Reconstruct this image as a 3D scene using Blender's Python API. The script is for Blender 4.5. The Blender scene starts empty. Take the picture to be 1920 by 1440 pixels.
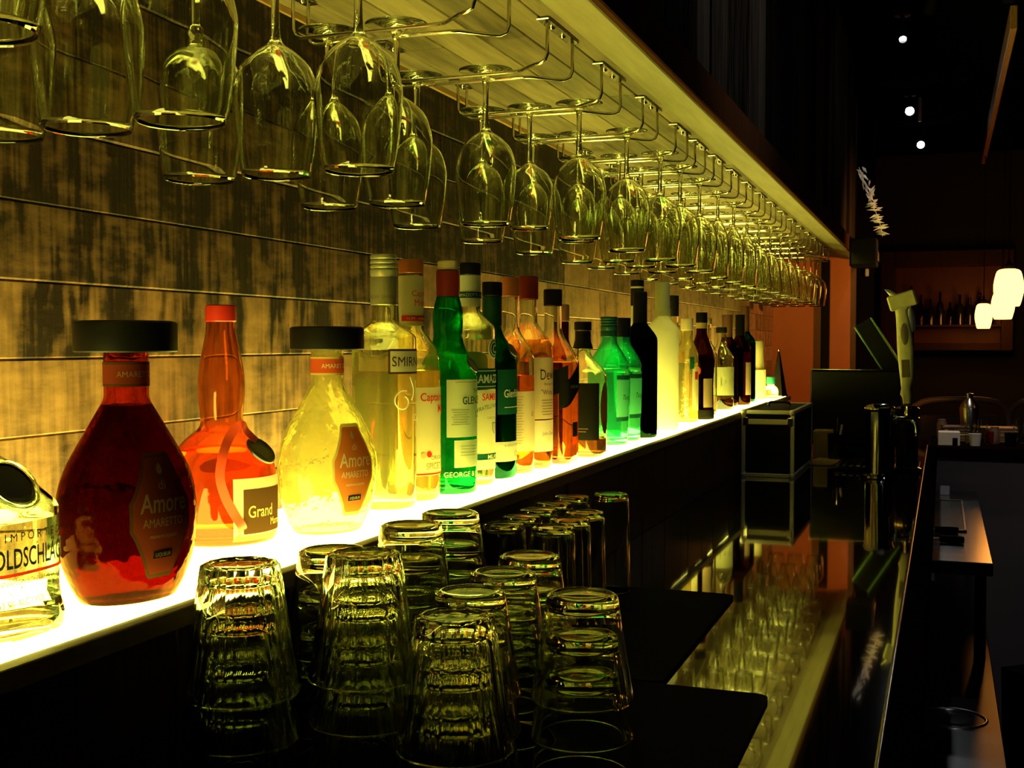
import bpy, bmesh, math, random
from math import sin, cos, pi, radians, sqrt, atan2
from mathutils import Vector, Matrix

random.seed(11)
SC = bpy.context.scene
COL = SC.collection
EZ = 1.45            # eye height above the floor; everything below is written relative to the eye

# ------------------------------------------------------------------ materials
MATS = {}
def new_mat(name):
    m = bpy.data.materials.new(name); m.use_nodes = True
    nt = m.node_tree; nt.nodes.clear()
    out = nt.nodes.new('ShaderNodeOutputMaterial')
    MATS[name] = m
    return m, nt, out
def rgba(c): return (c[0], c[1], c[2], 1.0)
def node(nt, kind, **kw):
    n = nt.nodes.new(kind)
    for k, v in kw.items():
        if k in n.inputs: n.inputs[k].default_value = v
        else: setattr(n, k, v)
    return n
def link(nt, a, b): nt.links.new(a, b)

def mat_pbr(name, c, rough=.5, metal=0., spec=.5, noise=None, bump=0., coat=0.):
    m, nt, out = new_mat(name)
    p = node(nt, 'ShaderNodeBsdfPrincipled')
    p.inputs['Base Color'].default_value = rgba(c)
    p.inputs['Roughness'].default_value = rough
    p.inputs['Metallic'].default_value = metal
    p.inputs['Specular IOR Level'].default_value = spec
    p.inputs['Coat Weight'].default_value = coat
    p.inputs['Coat Roughness'].default_value = .05
    if noise:
        sc_, amt = noise
        tc = node(nt, 'ShaderNodeTexCoord'); nz = node(nt, 'ShaderNodeTexNoise', Scale=sc_, Detail=5.)
        link(nt, tc.outputs['Object'], nz.inputs['Vector'])
        mx = node(nt, 'ShaderNodeMix', data_type='RGBA')
        mx.inputs[6].default_value = rgba([x*(1-amt) for x in c]); mx.inputs[7].default_value = rgba([min(1, x*(1+amt)) for x in c])
        link(nt, nz.outputs['Fac'], mx.inputs[0]); link(nt, mx.outputs[2], p.inputs['Base Color'])
        if bump:
            b = node(nt, 'ShaderNodeBump', Strength=bump, Distance=.002)
            link(nt, nz.outputs['Fac'], b.inputs['Height']); link(nt, b.outputs['Normal'], p.inputs['Normal'])
    link(nt, p.outputs[0], out.inputs[0])
    return m

def mat_glass(name, c, ior=1.5, rough=0., bump=None, haze=0., hazec=None):
    m, nt, out = new_mat(name)
    g = node(nt, 'ShaderNodeBsdfGlass', IOR=ior, Roughness=rough); g.inputs['Color'].default_value = rgba(c)
    if bump:
        tc = node(nt, 'ShaderNodeTexCoord'); nz = node(nt, 'ShaderNodeTexNoise', Scale=bump[0], Detail=2.)
        link(nt, tc.outputs['Object'], nz.inputs['Vector'])
        b = node(nt, 'ShaderNodeBump', Strength=bump[1], Distance=.004)
        link(nt, nz.outputs['Fac'], b.inputs['Height']); link(nt, b.outputs['Normal'], g.inputs['Normal'])
    last = g.outputs[0]
    if haze:
        t = node(nt, 'ShaderNodeBsdfTranslucent'); d = node(nt, 'ShaderNodeBsdfDiffuse')
        t.inputs['Color'].default_value = rgba(hazec or c); d.inputs['Color'].default_value = rgba(hazec or c)
        a = node(nt, 'ShaderNodeMixShader', Fac=.35); link(nt, t.outputs[0], a.inputs[1]); link(nt, d.outputs[0], a.inputs[2])
        mx = node(nt, 'ShaderNodeMixShader', Fac=haze); link(nt, last, mx.inputs[1]); link(nt, a.outputs[0], mx.inputs[2])
        last = mx.outputs[0]
    link(nt, last, out.inputs[0])
    return m

def mat_paper(name, c, tr=.45, rough=.6):
    m, nt, out = new_mat(name)
    d = node(nt, 'ShaderNodeBsdfDiffuse'); d.inputs['Color'].default_value = rgba(c)
    t = node(nt, 'ShaderNodeBsdfTranslucent'); t.inputs['Color'].default_value = rgba(c)
    mx = node(nt, 'ShaderNodeMixShader', Fac=tr)
    link(nt, d.outputs[0], mx.inputs[1]); link(nt, t.outputs[0], mx.inputs[2]); link(nt, mx.outputs[0], out.inputs[0])
    return m

def mat_emit(name, c, s):
    m, nt, out = new_mat(name)
    e = node(nt, 'ShaderNodeEmission', Strength=s); e.inputs['Color'].default_value = rgba(c)
    link(nt, e.outputs[0], out.inputs[0])
    return m

def mat_wood(name, dark, light, stretch=(1, 1, 1), grain=30., rough=.6, use_tone=False, blocks=0., saw=0., bump=.3, spec=.3):
    """Procedural timber. A 'tone' face attribute (each board's own colour) shifts it between dark and light."""
    m, nt, out = new_mat(name)
    p = node(nt, 'ShaderNodeBsdfPrincipled', Roughness=rough); p.inputs['Specular IOR Level'].default_value = spec
    tc = node(nt, 'ShaderNodeTexCoord')
    mp = node(nt, 'ShaderNodeMapping'); mp.inputs['Scale'].default_value = stretch
    link(nt, tc.outputs['Object'], mp.inputs['Vector'])
    nz = node(nt, 'ShaderNodeTexNoise', Scale=grain, Detail=6., Roughness=.65)
    link(nt, mp.outputs[0], nz.inputs['Vector'])
    fac = nz.outputs['Fac']
    def math_(op, a, b):
        n = node(nt, 'ShaderNodeMath', operation=op)
        for i, v in enumerate((a, b)):
            if isinstance(v, (int, float)): n.inputs[i].default_value = v
            else: link(nt, v, n.inputs[i])
        return n.outputs[0]
    h = fac
    fac = math_('MULTIPLY', math_('SUBTRACT', fac, .5), 1.1)
    if use_tone:
        at = node(nt, 'ShaderNodeAttribute', attribute_name='tone')
        sep = node(nt, 'ShaderNodeSeparateColor'); link(nt, at.outputs['Color'], sep.inputs[0])
        fac = math_('ADD', fac, sep.outputs[0])
        if blocks:
            # reclaimed boards: stained patches along the length, differing from board to board
            cx = node(nt, 'ShaderNodeSeparateXYZ'); link(nt, tc.outputs['Object'], cx.inputs[0])
            cb = node(nt, 'ShaderNodeCombineXYZ')
            link(nt, cx.outputs[1], cb.inputs[1]); link(nt, math_('MULTIPLY', sep.outputs[2], 37.), cb.inputs[0])
            link(nt, math_('MULTIPLY', cx.outputs[2], .25), cb.inputs[2])
            bn = node(nt, 'ShaderNodeTexNoise', Scale=26., Detail=2.5, Roughness=.7)
            link(nt, cb.outputs[0], bn.inputs['Vector'])
            rp = node(nt, 'ShaderNodeMapRange'); rp.inputs[1].default_value = .42; rp.inputs[2].default_value = .56
            rp.inputs[3].default_value = -.5; rp.inputs[4].default_value = .5
            link(nt, bn.outputs['Fac'], rp.inputs[0])
            fac = math_('ADD', fac, math_('MULTIPLY', math_('MULTIPLY', rp.outputs[0], blocks), sep.outputs[1]))
    if saw:
        mp2 = node(nt, 'ShaderNodeMapping'); mp2.inputs['Scale'].default_value = (1, 1, .04)
        link(nt, tc.outputs['Object'], mp2.inputs['Vector'])
        sn = node(nt, 'ShaderNodeTexNoise', Scale=160., Detail=3.)
        link(nt, mp2.outputs[0], sn.inputs['Vector'])
        fac = math_('ADD', fac, math_('MULTIPLY', math_('SUBTRACT', sn.outputs['Fac'], .5), saw))
        h = math_('ADD', h, sn.outputs['Fac'])
    rmp = node(nt, 'ShaderNodeValToRGB')
    rmp.color_ramp.elements[0].color = rgba(dark); rmp.color_ramp.elements[1].color = rgba(light)
    rmp.color_ramp.elements[0].position = 0.; rmp.color_ramp.elements[1].position = 1.
    if not use_tone: fac = math_('ADD', fac, .5)
    link(nt, fac, rmp.inputs[0]); link(nt, rmp.outputs[0], p.inputs['Base Color'])
    if bump:
        b = node(nt, 'ShaderNodeBump', Strength=bump, Distance=.0015)
        link(nt, h, b.inputs['Height']); link(nt, b.outputs['Normal'], p.inputs['Normal'])
    link(nt, p.outputs[0], out.inputs[0])
    return m

# ------------------------------------------------------------------ mesh builder
class MB:
    def __init__(s): s.v = []; s.f = []; s.m = []; s.t = []
    def add(s, verts, faces, mat=0, tone=None):
        o = len(s.v); s.v += [tuple(p) for p in verts]
        for f in faces:
            s.f.append(tuple(i+o for i in f)); s.m.append(mat); s.t.append(tone or (.5, .5, .5))
    def box(s, x0, x1, y0, y1, z0, z1, bev=0., mat=0, tone=None, M=None, seg=1):
        bm = bmesh.new(); bmesh.ops.create_cube(bm, size=1.)
        for v in bm.verts:
            v.co = Vector((x0+(v.co.x+.5)*(x1-x0), y0+(v.co.y+.5)*(y1-y0), z0+(v.co.z+.5)*(z1-z0)))
        if bev: bmesh.ops.bevel(bm, geom=list(bm.edges), offset=bev, segments=seg, affect='EDGES', profile=.5)
        if M is not None: bm.transform(M)
        bm.verts.index_update()
        s.add([v.co[:] for v in bm.verts], [[v.index for v in f.verts] for f in bm.faces], mat, tone); bm.free()
    def lathe(s, prof, seg=48, loc=(0, 0, 0), mat=0, M=None, mod=None):
        """prof: points (r,z) or (rx,ry,z,n) or (rx,ry,z,n,cx)."""
        rings = []; vs = []
        for p in prof:
            if len(p) == 2: rx, ry, z, n, cx = p[0], p[0], p[1], 2., 0.
            elif len(p) == 4: (rx, ry, z, n), cx = p, 0.
            else: rx, ry, z, n, cx = p
            if rx < 1e-6:
                rings.append((len(vs), 1)); vs.append((cx, 0, z)); continue
            rings.append((len(vs), seg))
            for k in range(seg):
                a = 2*pi*k/seg; c, q = cos(a), sin(a)
                kk = (abs(c/rx)**n + abs(q/ry)**n)**(-1./n)
                if mod: kk *= mod(a, z)
                vs.append((cx+kk*c, kk*q, z))
        fs = []
        for (a, na), (b, nb) in zip(rings, rings[1:]):
            if na == 1 and nb == 1: continue
            for k in range(seg):
                k2 = (k+1) % seg
                if na == 1: fs.append((a, b+k2, b+k))
                elif nb == 1: fs.append((a+k, a+k2, b))
                else: fs.append((a+k, a+k2, b+k2, b+k))
        if M is not None: vs = [M @ Vector(p) for p in vs]
        s.add([(p[0]+loc[0], p[1]+loc[1], p[2]+loc[2]) for p in vs], fs, mat)
    def tube(s, pts, r, seg=10, mat=0, flat=None, cap=True):
        """Swept tube; flat=(w,t) sweeps a rectangle-like ellipse instead."""
        pts = [Vector(p) for p in pts]; n = len(pts); vs = []
        up = None
        for i, p in enumerate(pts):
            t = (pts[min(i+1, n-1)]-pts[max(i-1, 0)]).normalized()
            if up is None:
                up = Vector((0, 0, 1)) if abs(t.z) < .9 else Vector((1, 0, 0))
            a = t.cross(up)
            if a.length < 1e-6: a = t.orthogonal()
            a.normalize(); up = a.cross(t).normalized()
            rr = r[i] if isinstance(r, (list, tuple)) else r
            w, th = flat if flat else (rr, rr)
            for k in range(seg):
                an = 2*pi*k/seg
                vs.append(p + a*(w*cos(an)) + up*(th*sin(an)))
        fs = [(i*seg+k, i*seg+(k+1) % seg, (i+1)*seg+(k+1) % seg, (i+1)*seg+k) for i in range(n-1) for k in range(seg)]
        if cap: fs += [tuple(reversed(range(seg))), tuple((n-1)*seg+k for k in range(seg))]
        s.add(vs, fs, mat)
    def prism(s, poly, y0, y1, mat=0, axis='y', tone=None):
        """Extrude an (x,z) polygon along y (or (y,z) along x, or (x,y) along z)."""
        def P(a, b, t): return {'y': (a, t, b), 'x': (t, a, b), 'z': (a, b, t)}[axis]
        n = len(poly)
        vs = [P(a, b, y0) for a, b in poly]+[P(a, b, y1) for a, b in poly]
        fs = [tuple(reversed(range(n))), tuple(range(n, 2*n))]+[(i, (i+1) % n, n+(i+1) % n, n+i) for i in range(n)]
        s.add(vs, fs, mat, tone)
    def build(s, name, mats, parent=None, loc=None, smooth=35., world=False):
        """Link as one mesh object. world=True: verts are eye-space and are moved to the parent's frame."""
        off = Vector((0, 0, 0))
        if world:
            q = parent
            while q is not None: off += q.location; q = q.parent
            if loc is not None: off += Vector(loc)
        me = bpy.data.meshes.new(name)
        me.from_pydata([(p[0]-off.x, p[1]-off.y, p[2]-off.z) for p in s.v], [], s.f)
        bm = bmesh.new(); bm.from_mesh(me); bmesh.ops.recalc_face_normals(bm, faces=bm.faces[:]); bm.to_mesh(me); bm.free()
        if not isinstance(mats, (list, tuple)): mats = [mats]
        for m in mats: me.materials.append(m)
        me.polygons.foreach_set('material_index', s.m)
        at = me.color_attributes.new('tone', 'FLOAT_COLOR', 'CORNER')
        d = []
        for f, t in zip(s.f, s.t): d += [t[0], t[1], t[2], 1.]*len(f)
        at.data.foreach_set('color', d)
        if smooth:
            me.polygons.foreach_set('use_smooth', [True]*len(s.f)); me.set_sharp_from_angle(angle=radians(smooth))
        me.update()
        o = bpy.data.objects.new(name, me); COL.objects.link(o)
        if parent is not None: o.parent = parent
        if loc is not None: o.location = loc
        return o

def sheet_build(s, name, mats, parent):     # open sheets (labels, open glass walls): keep the given winding
    me = bpy.data.meshes.new(name); me.from_pydata(s.v, [], s.f)
    for m in mats: me.materials.append(m)
    me.polygons.foreach_set('material_index', s.m); me.polygons.foreach_set('use_smooth', [True]*len(s.f)); me.update()
    o = bpy.data.objects.new(name, me); COL.objects.link(o); o.parent = parent
    return o

def tag(o, label, cat, group=None, kind=None):
    o['label'] = label; o['category'] = cat
    if group: o['group'] = group
    if kind: o['kind'] = kind
    return o
def thing(name, label, cat, loc=(0, 0, 0), group=None, rz=0.):
    o = bpy.data.objects.new(name, None); o.empty_display_size = .05; COL.objects.link(o)
    o.location = loc; o.rotation_euler = (0, 0, rz)
    return tag(o, label, cat, group)
def copy_tree(o, parent=None):
    c = o.copy(); COL.objects.link(c)
    c.parent = parent
    for ch in list(o.children): copy_tree(ch, c)
    return c
def struct(o): o['kind'] = 'structure'; return o
def smoothp(pts, k=6):
    """Catmull-Rom through the points; a doubled point keeps a corner."""
    out = []; n = len(pts)
    for i in range(n-1):
        p1, p2 = pts[i], pts[i+1]
        if all(abs(a-b) < 1e-9 for a, b in zip(p1, p2)): continue
        p0 = pts[i-1] if i > 0 else p1; p3 = pts[i+2] if i+2 < n else p2
        for j in range(k):
            t = j/k
            out.append(tuple(.5*((2*b)+(-a+c)*t+(2*a-5*b+4*c-d)*t*t+(-a+3*b-3*c+d)*t**3) for a, b, c, d in zip(p0, p1, p2, p3)))
    out.append(tuple(pts[-1]))
    return out

# ------------------------------------------------------------------ lettering
_txt = {}
def text2d(body, size, xs=1., shear=0., bold=0.):
    key = (body, shear, bold)
    if key not in _txt:
        c = bpy.data.curves.new('lettering', 'FONT'); c.body = body; c.size = 1.; c.align_x = 'CENTER'; c.shear = shear
        c.offset = bold; c.resolution_u = 3
        o = bpy.data.objects.new('lettering', c); COL.objects.link(o)
        me = bpy.data.meshes.new_from_object(o)
        _txt[key] = ([(v.co.x, v.co.y) for v in me.vertices], [tuple(p.vertices) for p in me.polygons])
        bpy.data.objects.remove(o); bpy.data.curves.remove(c); bpy.data.meshes.remove(me)
    vs, fs = _txt[key]
    return [(x*size*xs, y*size) for x, y in vs], fs

class Surf:
    """Outer skin of a bottle, for wrapping labels and lettering."""
    def __init__(s, prof):
        s.p = [(p[0], p[0], p[1], 2.) if len(p) == 2 else tuple(p[:4]) for p in prof]
        s.cx = [0. if len(p) < 5 else p[4] for p in prof]
        s.rows = sorted(zip([p[2] for p in s.p], s.p, s.cx), key=lambda a: a[0])
    def at(s, z):
        R = s.rows
        for a, b in zip(R, R[1:]):
            if a[0] <= z <= b[0] and b[0] > a[0]:
                t = (z-a[0])/(b[0]-a[0])
                return [x+(y-x)*t for x, y in zip(a[1], b[1])], a[2]+(b[2]-a[2])*t
        return list(R[-1][1] if z > R[-1][0] else R[0][1]), 0.
    def wrap(s, u, z, off, th0=0., flat=False, R=None):
        (rx, ry, _, n), cx = s.at(z)
        if flat:
            uu = max(-.985*ry, min(.985*ry, u))
            return (cx+rx*max(0., 1-abs(uu/ry)**n)**(1./n)+off, uu*(1+off/ry), z)
        th = th0+u/(R or rx); c, q = cos(th), sin(th)
        k = (abs(c/rx)**n+abs(q/ry)**n)**(-1./n)+off
        return (cx+k*c, k*q, z)
    def patch(s, mb, outline, zc, off, mat, rings=5, **kw):
        pts = []; n = len(outline)
        for i in range(n):
            a, b = outline[i], outline[(i+1) % n]
            m = max(1, int(sqrt((a[0]-b[0])**2+(a[1]-b[1])**2)/.004))
            pts += [(a[0]+(b[0]-a[0])*j/m, a[1]+(b[1]-a[1])*j/m) for j in range(m)]
        cu = sum(p[0] for p in pts)/len(pts); cv = sum(p[1] for p in pts)/len(pts)
        vs = [s.wrap(cu, zc+cv, off, **kw)]; fs = []; N = len(pts)
        for r in range(1, rings+1):
            t = r/rings
            vs += [s.wrap(cu+(u-cu)*t, zc+cv+(v-cv)*t, off, **kw) for u, v in pts]
        for k in range(N): fs.append((0, 1+k, 1+(k+1) % N))
        for r in range(rings-1):
            a = 1+r*N; b = a+N
            for k in range(N): fs.append((a+k, b+k, b+(k+1) % N, a+(k+1) % N))
        mb.add(vs, fs, mat)
    def text(s, mb, body, u, z, size, mat, off=.0009, xs=1., shear=0., bold=0., arc=0., **kw):
        vs, fs = text2d(body, size, xs, shear, bold)
        mb.add([s.wrap(u+x, z+y-size*.35-arc*x*x, off, **kw) for x, y in vs], fs, mat)
def rect(w, h): return [(-w/2, -h/2), (w/2, -h/2), (w/2, h/2), (-w/2, h/2)]
# ------------------------------------------------------------------ palette
GLOW = mat_emit('acrylic_light_panel', (1., .91, .135), 16.)
CLEAR = mat_glass('clear_glass', (.97, .985, .93), 1.5)
STEM = mat_glass('stemware_glass', (.975, .985, .93), 1.52)
TUMB = mat_glass('tumbler_glass', (.95, .975, .90), 1.5)
HAZY = mat_glass('glowing_clear_glass', (.98, .97, .78), 1.45, bump=(70., .35), haze=.09, hazec=(.95, .9, .45))
VODKA = mat_glass('vodka_glass', (.985, .985, .90), 1.47, haze=.025, hazec=(.95, .92, .5))
FROST = mat_glass('frosted_glass', (.98, .98, .85), 1.4, rough=.25, haze=.55, hazec=(.98, .98, .88))
AMBGL = mat_glass('hammered_brown_glass', (.86, .44, .20), 1.14, bump=(48., .6))
RUST = mat_glass('brown_red_glass', (.92, .66, .46), 1.48, haze=.03, hazec=(.9, .25, .06))
GREEN = mat_glass('green_glass', (.22, .80, .50), 1.5, haze=.04, hazec=(.05, .6, .3))
DGREEN = mat_glass('dark_green_glass', (.10, .52, .32), 1.5)
TEAL = mat_glass('teal_green_glass', (.50, .95, .80), 1.48, haze=.06, hazec=(.12, .85, .60))
BLACKGL = mat_glass('black_green_glass', (.05, .12, .08), 1.5)
BROWNGL = mat_glass('brown_glass', (.45, .24, .10), 1.5)
L_WATER = mat_glass('clear_spirit', (.985, .985, .93), 1.33)
L_AMAR = mat_glass('dark_amaretto', (.24, .085, .04), 1.10)
L_ORANGE = mat_glass('orange_liqueur', (.97, .58, .26), 1.33, haze=.08, hazec=(.95, .22, .04))
L_RUM = mat_glass('golden_rum', (.99, .88, .48), 1.33, haze=.05, hazec=(.95, .6, .15))
L_WHISKY = mat_glass('amber_whisky', (.88, .54, .22), 1.33)
L_PINK = mat_glass('rosy_whisky', (.95, .62, .36), 1.33, haze=.06, hazec=(.95, .4, .18))
L_RED = mat_glass('red_amber_whisky', (.86, .40, .17), 1.33, haze=.03, hazec=(.9, .2, .05))
L_DARK = mat_glass('dark_spirit', (.30, .12, .05), 1.33)
CREAM = mat_paper('cream_label_paper', (.80, .74, .50))
WHITE = mat_paper('white_label_paper', (.85, .84, .70))
TANP = mat_paper('tan_label_paper', (.62, .45, .24))
REDP = mat_paper('red_label_paper', (.62, .10, .03), .4)
DREDP = mat_paper('oxblood_label_paper', (.20, .035, .015), .3)
GOLDP = mat_paper('gold_label_edge', (.55, .42, .16), .3)
DGOLD = mat_paper('dull_gold_ink', (.30, .18, .07), .2)
BLKP = mat_paper('black_label_paper', (.012, .011, .008), .02)
BRNP = mat_paper('brown_label_paper', (.075, .035, .012), .15)
GRNP = mat_paper('green_label_paper', (.01, .09, .05), .25)
INK = mat_pbr('black_ink', (.01, .01, .01), .6)
INKRED = mat_paper('red_ink', (.80, .05, .03), .5)
INKBRN = mat_pbr('brown_ink', (.22, .06, .02), .6)
INKGREY = mat_pbr('grey_ink', (.22, .20, .12), .6)
INKWHITE = mat_paper('white_ink', (.85, .85, .72), .4)
CAPBLK = mat_pbr('black_cap_plastic', (.006, .006, .006), .45, spec=.25)
CAPRED = mat_pbr('red_wax_cap', (.42, .018, .008), .35)
CAPORG = mat_pbr('orange_cap', (.52, .15, .05), .4)
CAPGRY = mat_pbr('olive_silver_cap', (.42, .42, .26), .35, metal=.35)
CAPCRM = mat_pbr('cream_cap', (.75, .62, .36), .5)
CAPGRN = mat_pbr('dark_green_foil', (.006, .06, .035), .35, metal=.3)
CAPDRED = mat_pbr('dark_red_foil', (.22, .018, .012), .4, metal=.2)
CAPBRN = mat_pbr('brown_cap', (.12, .05, .02), .5)
CAPTEAL = mat_pbr('teal_cap', (.05, .55, .45), .4)
CORK = mat_pbr('cork', (.35, .22, .10), .8, noise=(300., .3))
SEAL = mat_pbr('dark_seal', (.012, .010, .004), .35)
RIBBON = mat_pbr('red_ribbon', (.55, .05, .015), .45)
WIRE = mat_pbr('chrome_wire', (.62, .60, .52), .18, metal=1.)
CHROME = mat_pbr('chrome', (.75, .75, .75), .08, metal=1.)
TOWER = mat_pbr('smoked_chrome', (.16, .16, .17), .10, metal=1.)
DSTEEL = mat_pbr('dark_deck_steel', (.045, .045, .050), .30, metal=1., noise=(40., .25))
STEEL = mat_pbr('brushed_steel', (.33, .33, .34), .23, metal=1., noise=(40., .25))
ALU = mat_pbr('dull_aluminium', (.62, .62, .48), .5, metal=.5)
BLACKT = mat_pbr('black_textured_panel', (.005, .005, .005), .7, spec=.1)
BLACKG = mat_pbr('black_gloss', (.006, .006, .006), .12)
MATM = mat_pbr('black_rubber', (.0035, .0035, .003), .9, spec=.05)
COUNTER = mat_pbr('black_polished_counter', (.003, .003, .003), .02, spec=1., coat=1.)
RAILM = mat_pbr('dark_rail_wood', (.006, .0035, .0025), .6, spec=0.)
BEADM = mat_pbr('polished_rail_bead', (.05, .02, .008), .18, spec=.8)
PLANK = mat_wood('reclaimed_planks', (.012, .0045, .002), (.35, .19, .088), (1, .35, 1), 55., .62, True, blocks=.75, saw=.75, bump=.7)
SOFFIT = mat_wood('canopy_boards', (.045, .032, .013), (.46, .37, .18), (3., .25, 3.), 24., .55, True, bump=.25)
LIPW = mat_wood('canopy_lip_wood', (.20, .175, .085), (.42, .37, .18), (3., .25, 3.), 22., .55, bump=.2)
TRIMW = mat_wood('pale_moulding', (.42, .24, .09), (.60, .38, .15), (1, .3, 1), 30., .55)
FASCIA = mat_wood('brown_fascia_wood', (.03, .010, .004), (.11, .042, .015), (3., 12., .6), 18., .8, spec=0.)
DARKPL = mat_wood('charcoal_planks', (.004, .0032, .0025), (.09, .07, .055), (8., 8., .5), 10., .9, True, bump=.3, spec=.0)
DARKW = mat_wood('dark_panel_wood', (.008, .005, .002), (.10, .05, .022), (6., 6., .35), 22., .45)
SHTRIM = mat_wood('shelf_edge_wood', (.12, .085, .035), (.26, .19, .085), (3, .25, 3), 30., .5)
REDW = mat_pbr('red_painted_wall', (.42, .12, .028), .55, noise=(8., .15))
FLOORM = mat_wood('dark_floor', (.006, .005, .004), (.02, .015, .011), (1, .3, 1), 12., .5)
CEILM = mat_pbr('black_ceiling_paint', (.0022, .0022, .003), .9, spec=0.)
PURPLE = mat_pbr('dark_bar_front', (.10, .082, .088), .6, noise=(6., .2))
BLACKW = mat_pbr('dark_room_wall', (.010, .008, .007), .8)
BEAMW = mat_wood('ceiling_beam_wood', (.20, .085, .025), (.62, .33, .10), (4, .4, 4), 14., .5)
NICHFR = mat_wood('niche_frame_wood', (.012, .004, .002), (.04, .014, .006), (3., 12., .6), 18., .8)
NICHE = mat_wood('niche_back_wood', (.04, .008, .0025), (.10, .022, .006), (3, 3, .6), 10., .5)
LAMP = mat_emit('amber_lamp_glass', (1., .34, .046), 12.)
SPOTW = mat_emit('white_spot_lens', (.95, 1., .95), 60.)
PALE = mat_pbr('pale_foil', (.80, .78, .66), .35)
PAPERW = mat_pbr('white_paper', (.75, .74, .72), .7)
KRAFT = mat_pbr('kraft_card', (.34, .26, .10), .7)
FISH = mat_pbr('olive_tap_handle', (.52, .50, .19), .45, noise=(60., .25))
FISHD = mat_pbr('tap_handle_print', (.12, .09, .03), .5)
STONE = mat_pbr('warm_stone', (.12, .07, .04), .5)
LEATH = mat_pbr('brown_leather', (.05, .022, .012), .5)
# ------------------------------------------------------------------ room shell
def board_mesh(rows, mat):
    pass

YN, YF = -.6, 8.3           # near and far ends of the room
mb = MB(); mb.box(-2.2, 3.2, YN-.4, YF+.2, -1.55, -1.45)
struct(tag(mb.build('floor', FLOORM, smooth=0), 'dark wooden bar room floor', 'floor'))
mb = MB(); mb.box(-2.2, 3.2, YN-.4, YF+.2, 1.25, 1.35)
struct(tag(mb.build('ceiling', CEILM, smooth=0), 'black painted bar room ceiling', 'ceiling'))

# plank wall behind the bottles: rows of reclaimed boards of uneven thickness
mb = MB(); rw = random.Random(5)
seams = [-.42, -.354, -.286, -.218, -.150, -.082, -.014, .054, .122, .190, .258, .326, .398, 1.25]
base = [.35, .35, .38, .43, .45, .56, .29, .09, .02, .06, .02, .02, .10]  # board tones per row; upper rows painted darker to deepen the shelf light's falloff
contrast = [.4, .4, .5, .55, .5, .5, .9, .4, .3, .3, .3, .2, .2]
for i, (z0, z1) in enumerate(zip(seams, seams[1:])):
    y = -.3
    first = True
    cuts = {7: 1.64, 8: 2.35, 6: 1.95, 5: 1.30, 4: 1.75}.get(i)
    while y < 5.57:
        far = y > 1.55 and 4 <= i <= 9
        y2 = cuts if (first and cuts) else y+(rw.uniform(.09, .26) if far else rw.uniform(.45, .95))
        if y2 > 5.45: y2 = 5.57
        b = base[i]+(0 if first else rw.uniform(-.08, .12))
        if far: b = rw.choice((.46, .58, .68, .78, .90))-.12*max(0, i-7)  # mixed board tones, painted lighter in place of stronger light along here
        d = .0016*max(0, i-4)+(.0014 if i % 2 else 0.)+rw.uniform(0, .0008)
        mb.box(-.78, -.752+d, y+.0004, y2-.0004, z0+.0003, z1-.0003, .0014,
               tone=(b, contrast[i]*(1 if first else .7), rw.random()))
        y = y2; first = False
struct(tag(mb.build('wall_left', PLANK, smooth=0), 'wall of reclaimed timber planks behind the lit bottles', 'wall'))

# red wall closing the end of the back bar
mb = MB(); mb.box(-.95, -.352, 5.57, 5.67, -1.45, 1.25)
struct(tag(mb.build('wall_end', REDW, smooth=0), 'red painted wall at the far end of the bottle shelf', 'wall'))
mb = MB(); mb.box(-.527, -.489, 5.545, 5.569, -1.45, .38, .003)
struct(tag(mb.build('trim_1', BLACKT, smooth=0), 'black upright batten on the red end wall', 'trim'))
mb = MB(); mb.prism([(-.372, 5.55), (-.300, 5.55), (-.300, 5.68), (-.3515, 5.68), (-.3515, 5.569), (-.372, 5.569)], -1.45, 1.25, axis='z')
struct(tag(mb.build('trim_2', mat_pbr('matt_black_post', (.004, .003, .003), 1., spec=0.), smooth=0), 'dark upright batten at the edge of the red wall', 'trim'))
mb = MB(); mb.box(-2.2, 3.2, YF, YF+.1, -1.45, 1.25)
struct(tag(mb.build('wall_back', BLACKW, smooth=0), 'dark far wall of the bar room', 'wall'))
mb = MB(); mb.box(3.1, 3.2, YN-.4, YF, -1.45, 1.25)
struct(tag(mb.build('wall_right', BLACKW, smooth=0), 'dark right wall of the bar room', 'wall'))
mb = MB(); mb.box(-2.2, 3.1, YN-.4, YN-.3, -1.45, 1.25)
struct(tag(mb.build('wall_near', BLACKW, smooth=0), 'dark wall behind the viewer', 'wall'))

# pale moulding where the plank wall meets the canopy
mb = MB(); mb.prism([(-.7505, .384), (-.742, .384), (-.738, .392), (-.738, .3995), (-.7505, .3995)], -.3, 5.568)
struct(tag(mb.build('trim_3', TRIMW, smooth=0), 'pale wood moulding where plank wall meets canopy', 'trim'))

# ------------------------------------------------------------------ canopy over the back bar
cy = thing('bar_canopy', 'long wooden canopy above the bottles carrying the wire glass racks', 'canopy', (-.56, 2.5, .38))
mb = MB(); rs = random.Random(3)
xs = [-.752, -.70, -.64, -.575, -.515, -.4705, -.432]
for a, b in zip(xs, xs[1:]):
    y = -.35+rs.uniform(-.2, 0)
    while y < 5.568:
        y2 = min(5.568, y+rs.uniform(.5, 1.1))
        if y2 > 5.45: y2 = 5.568
        t = rs.uniform(.22, .62)
        if a < -.5 and 1.75 < y+.3 < 2.2: t *= .7
        mb.box(a+.0007, b-.0007, y+.0006, y2-.0006, .400, .418, .0012, tone=(t, .5, rs.random()))
        y = y2
mb.build('soffit_boards', SOFFIT, cy, world=True, smooth=0)
mb = MB()
mb.box(-.4315, -.402, -.35, 5.568, .3855, .418, .0015)
mb.box(-.4015, -.3725, -.35, 5.568, .380, .418, .002)
mb.build('lip', LIPW, cy, world=True, smooth=0)
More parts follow.
